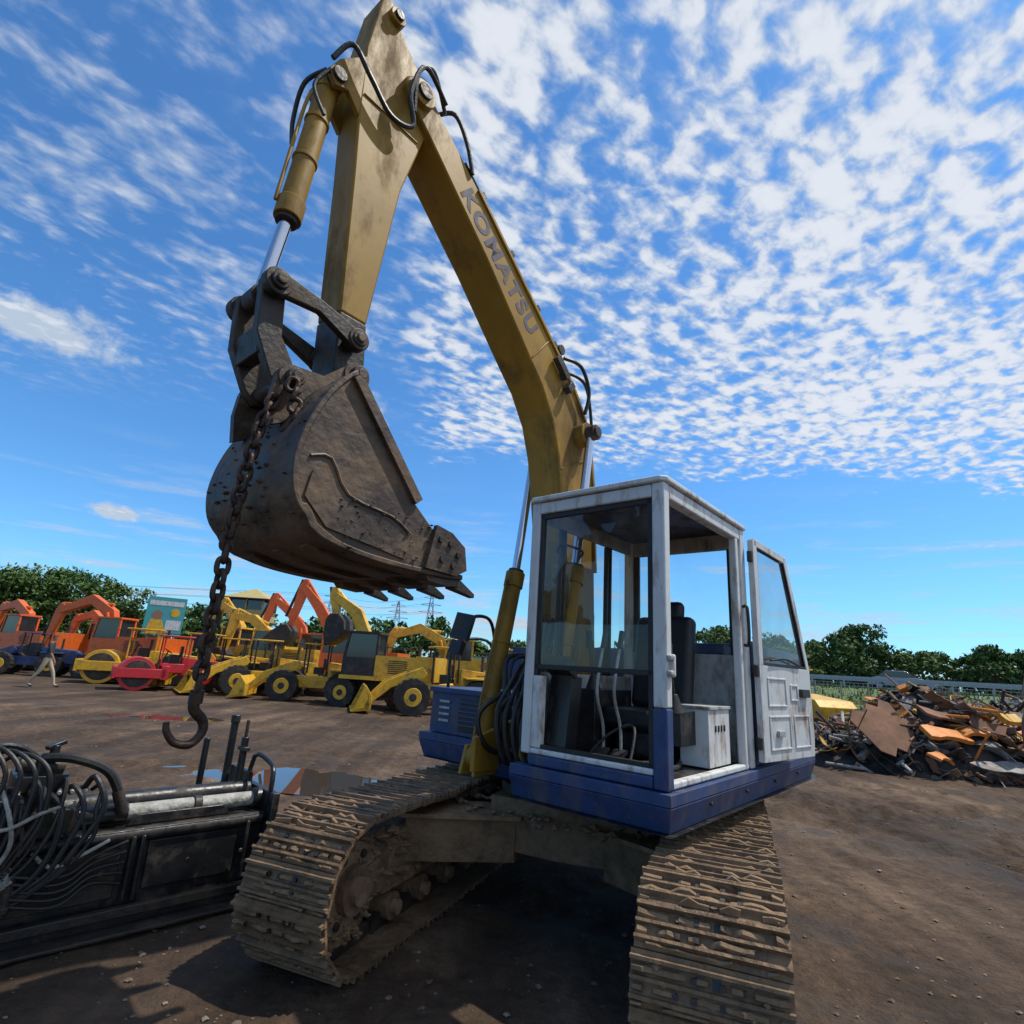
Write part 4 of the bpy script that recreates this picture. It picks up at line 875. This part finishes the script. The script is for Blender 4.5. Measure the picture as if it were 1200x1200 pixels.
for z_ in(1.15,1.45,1.75,1.95): o.bx(-20,55,-3.02,-2.98,z_-.015,z_+.015,'galv')
for k in range(300): o.bx(-20+.25*k-.008,-20+.25*k+.008,-3.01,-2.99,1.0,1.95,'galv')
o.finish('wire_fence',None,MR)
e=empty('parked_car',tuple(MR@Vector((4.3,9.5,1.665))),math.atan2(-.666,.746)); X=PW[e.name]; o=MB()
o.prism([(-2.2,.35),(-2.15,.85),(-1.6,.98),(-1.0,1.0),(1.1,.98),(2.0,.82),(2.2,.6),(2.2,.35)],-.85,.85,'sil'); o.prism([(-1.6,.98),(-1.0,1.42),(.4,1.45),(1.1,.98)],-.72,.72,'dglass'); o.prism([(-1.05,1.40),(-.9,1.47),(.3,1.49),(.45,1.43)],-.74,.74,'sil')
for xx in(-1.35,1.35):
    for yy in(-.8,.8): o.cyl((xx,yy-.1,.32),(xx,yy+.1,.32),.32,'tyre'); o.cyl((xx,yy-.11,.32),(xx,yy+.11,.32),.18,'sil')
o.finish('car_body',e,X,bevel=.04)

# ============================================================ SCRAP PILE
o=MB(); r_=np.random.default_rng(11)
PC=(11.0,13.4)
def hp(x_,y_):
    dx=(x_-PC[0])/4.5; dy=(y_-PC[1])/2.0; d=dx*dx+dy*dy
    return max(0,1.22*(1-d**1.6))*(1+.20*math.sin(x_*2.1)+.13*math.sin(x_*4.7+y_))
n=44;vs=[];fs=[]
for i in range(n):
    for j in range(n):
        xx=PC[0]-4.7+9.4*i/(n-1); yy=PC[1]-2.2+4.4*j/(n-1); vs.append((xx,yy,hp(xx,yy)-.12+r_.uniform(-.05,.05)))
for i in range(n-1):
    for j in range(n-1): fs.append((i*n+j,(i+1)*n+j,(i+1)*n+j+1,i*n+j+1))
o.add(vs,fs,'dark')
def bent(c,sz,rot,mat):
    nn_=6; v=[];f=[]; am=r_.uniform(-.22,.22)*sz[0]; tw=r_.uniform(-.4,.4)
    X=Matrix.Translation(c)@Euler(rot).to_matrix().to_4x4(); jag=[r_.uniform(.75,1.15) for _ in range(nn_+1)]
    for i in range(nn_+1):
        t=i/nn_-.5
        for s in(-.5,.5): v.append((t*sz[0],s*sz[1]*jag[i],am*(4*t*t)+tw*t*s*sz[1]))
    m=len(v)
    for p in list(v): v.append((p[0],p[1],p[2]+sz[2]))
    for i in range(nn_):
        a=2*i; f+=[(a,a+2,a+3,a+1),(m+a,m+a+1,m+a+3,m+a+2),(a,m+a,m+a+2,a+2),(a+1,a+3,m+a+3,m+a+1)]
    f+=[(0,1,m+1,m),(2*nn_,m+2*nn_,m+2*nn_+1,2*nn_+1)]
    o.add(v,f,mat,X)
mats=['rust2','rust2','grey','grey','dark','grey','dark','oscrap','rust2','whitein','yscrap','grey','blk','oscrap','rust2','mud']
for k in range(1500):
    xx=PC[0]+r_.uniform(-4.3,4.3); yy=PC[1]+r_.uniform(-2.0,1.2)
    if ((xx-PC[0])/4.4)**2+((yy-PC[1])/2.05)**2>1: continue
    z_=hp(xx,yy)+r_.uniform(-.05,.16); rt=tuple(r_.uniform(-.8,.8,2))+(r_.uniform(0,6.28),); ty=r_.integers(0,12); mt=mats[r_.integers(0,len(mats))]; s=r_.uniform(.08,.38)
    if mt in('oscrap','whitein','yscrap') and r_.random()<.3: mt='dark'
    if ty<5: bent((xx,yy,z_),(s*1.6,s*.8,.015),rt,mt)
    elif ty<8: d=Vector(r_.normal(size=3)); d.z*=.35; d.normalize(); o.cyl((xx,yy,z_),tuple(Vector((xx,yy,z_))+d*s*2.6),r_.uniform(.01,.04),mt,n=10)
    elif ty<9: o.box((xx,yy,z_),(s,s*.5,s*.3),mt,rt)
    elif ty<11: o.tube([(xx,yy,z_),(xx+s*.5,yy+r_.uniform(-.2,.2),z_+s*.5),(xx+s,yy-.1,z_+.1),(xx+s*1.5,yy,z_-.1)],.012,mt,n=6)
    else: d=Vector(r_.normal(size=3)).normalized()*s*.25; o.cyl(tuple(Vector((xx,yy,z_))-d*.3),tuple(Vector((xx,yy,z_))+d*.3),s*.45,mt,n=16)
DX,DY=.75,1.25
def sp(x_,y_,z_): return (x_+DX,y_+DY,z_+.1)
bent(sp(7.35,11.0,.75),(1.05,1.05,.03),(.9,-.25,.2),'rust2'); bent(sp(8.5,11.0,1.05),(.9,.3,.05),(.5,.15,.1),'rust2')
bent(sp(8.3,10.6,.70),(.95,.34,.08),(.55,.1,.1),'oscrap'); bent(sp(8.95,10.7,.80),(.75,.3,.07),(.5,-.1,-.1),'oscrap'); bent(sp(9.7,10.9,1.05),(.8,.28,.1),(.6,.2,.3),'yscrap'); bent(sp(7.9,10.3,.32),(.5,.25,.05),(.5,.1,.5),'oscrap'); bent(sp(10.2,10.7,.8),(.6,.26,.05),(.6,.1,.3),'oscrap')
bent(sp(10.8,11.1,1.05),(1.1,.45,.02),(.6,.1,-.3),'grey'); bent(sp(9.6,10.4,.5),(1.2,.3,.02),(.5,.2,.3),'rust2'); bent(sp(8.9,10.1,.22),(1.1,.35,.02),(.4,0,.1),'grey')
rg=[(10.72+.48*math.cos(a)*.9,11.6+.15*math.cos(a),.85+.62*math.sin(a)) for a in [2*math.pi*i/20 for i in range(20)]]; o.tube(rg,.05,'rust2',n=8,sub=2,closed=True)
rg=[(10.76+.40*math.cos(a)*.9,11.7+.13*math.cos(a),.85+.52*math.sin(a)) for a in [2*math.pi*i/20 for i in range(20)]]; o.tube(rg,.03,'rust2',n=8,sub=2,closed=True)
o.finish('scrap_metal_pile',smooth=True,recalc=True)
# ============================================================ WORKER
def person(loc,yaw):
    V=[];E=[];Rr=[]
    def ad(p,r_,par=None):
        V.append(p);Rr.append(r_); i=len(V)-1
        if par is not None: E.append((par,i))
        return i
    pel=ad((0,0,.93),.135); sp1=ad((.01,0,1.12),.125,pel); ch=ad((.03,0,1.32),.145,sp1); nk=ad((.04,0,1.47),.055,ch); hd=ad((.06,0,1.56),.07,nk); ht=ad((.065,0,1.66),.085,hd); ad((.06,0,1.72),.06,ht)
    for s,fx in((1,.32),(-1,-.28)):
        hip=ad((0,s*.09,.88),.09,pel); kn=ad((fx*.55+.03,s*.1,.50),.06,hip); an=ad((fx if fx>0 else fx-.08,s*.1,.09 if fx>0 else .13),.04,kn); ad(((fx if fx>0 else fx-.08)+.16,s*.11,.04),.035,an)
        sh_=ad((.03,s*.18,1.40),.06,ch); el=ad((-fx*.35+.02,s*.25,1.13),.042,sh_); wr=ad((-fx*.55+.1,s*.25,.91),.03,el); hn=ad((-fx*.55+.13,s*.25,.83),.036,wr)
        for q_ in(-.03,-.01,.01,.03): ad((-fx*.55+.15,s*.25+q_,.74),.010,hn)
        ad((-fx*.55+.18,s*.25,.80),.011,hn)
    me=bpy.data.meshes.new('body'); me.from_pydata(V,E,[]); ob=bpy.data.objects.new('tmp',me); sc.collection.objects.link(ob)
    ob.modifiers.new('skin','SKIN'); me.skin_vertices[0].data[0].use_root=True
    for i,q_ in enumerate(Rr): me.skin_vertices[0].data[i].radius=(q_,q_)
    sb=ob.modifiers.new('s','SUBSURF'); sb.levels=2
    dg=bpy.context.evaluated_depsgraph_get(); m2=bpy.data.meshes.new_from_object(ob.evaluated_get(dg)); bpy.data.objects.remove(ob)
    m2.materials.clear()
    for k in('shirt','trou','skin','dark'): m2.materials.append(M[k])
    for p in m2.polygons:
        c=p.center; p.use_smooth=True
        p.material_index=3 if (c.z>1.66 or (c.z>1.56 and c.x<.03)) else 2 if (c.z>1.46 or (abs(c.y)>.19 and c.z<1.12 and c.z>.6)) else 0 if c.z>.95 else 3 if c.z<.09 else 1
    e=empty('walking_man',loc,yaw); b_=bpy.data.objects.new('body',m2); sc.collection.objects.link(b_); b_.matrix_world=PW[e.name]; b_.parent=e; b_.matrix_parent_inverse=PW[e.name].inverted()
person((-15.3,19.6,0),math.radians(20))
print('done')
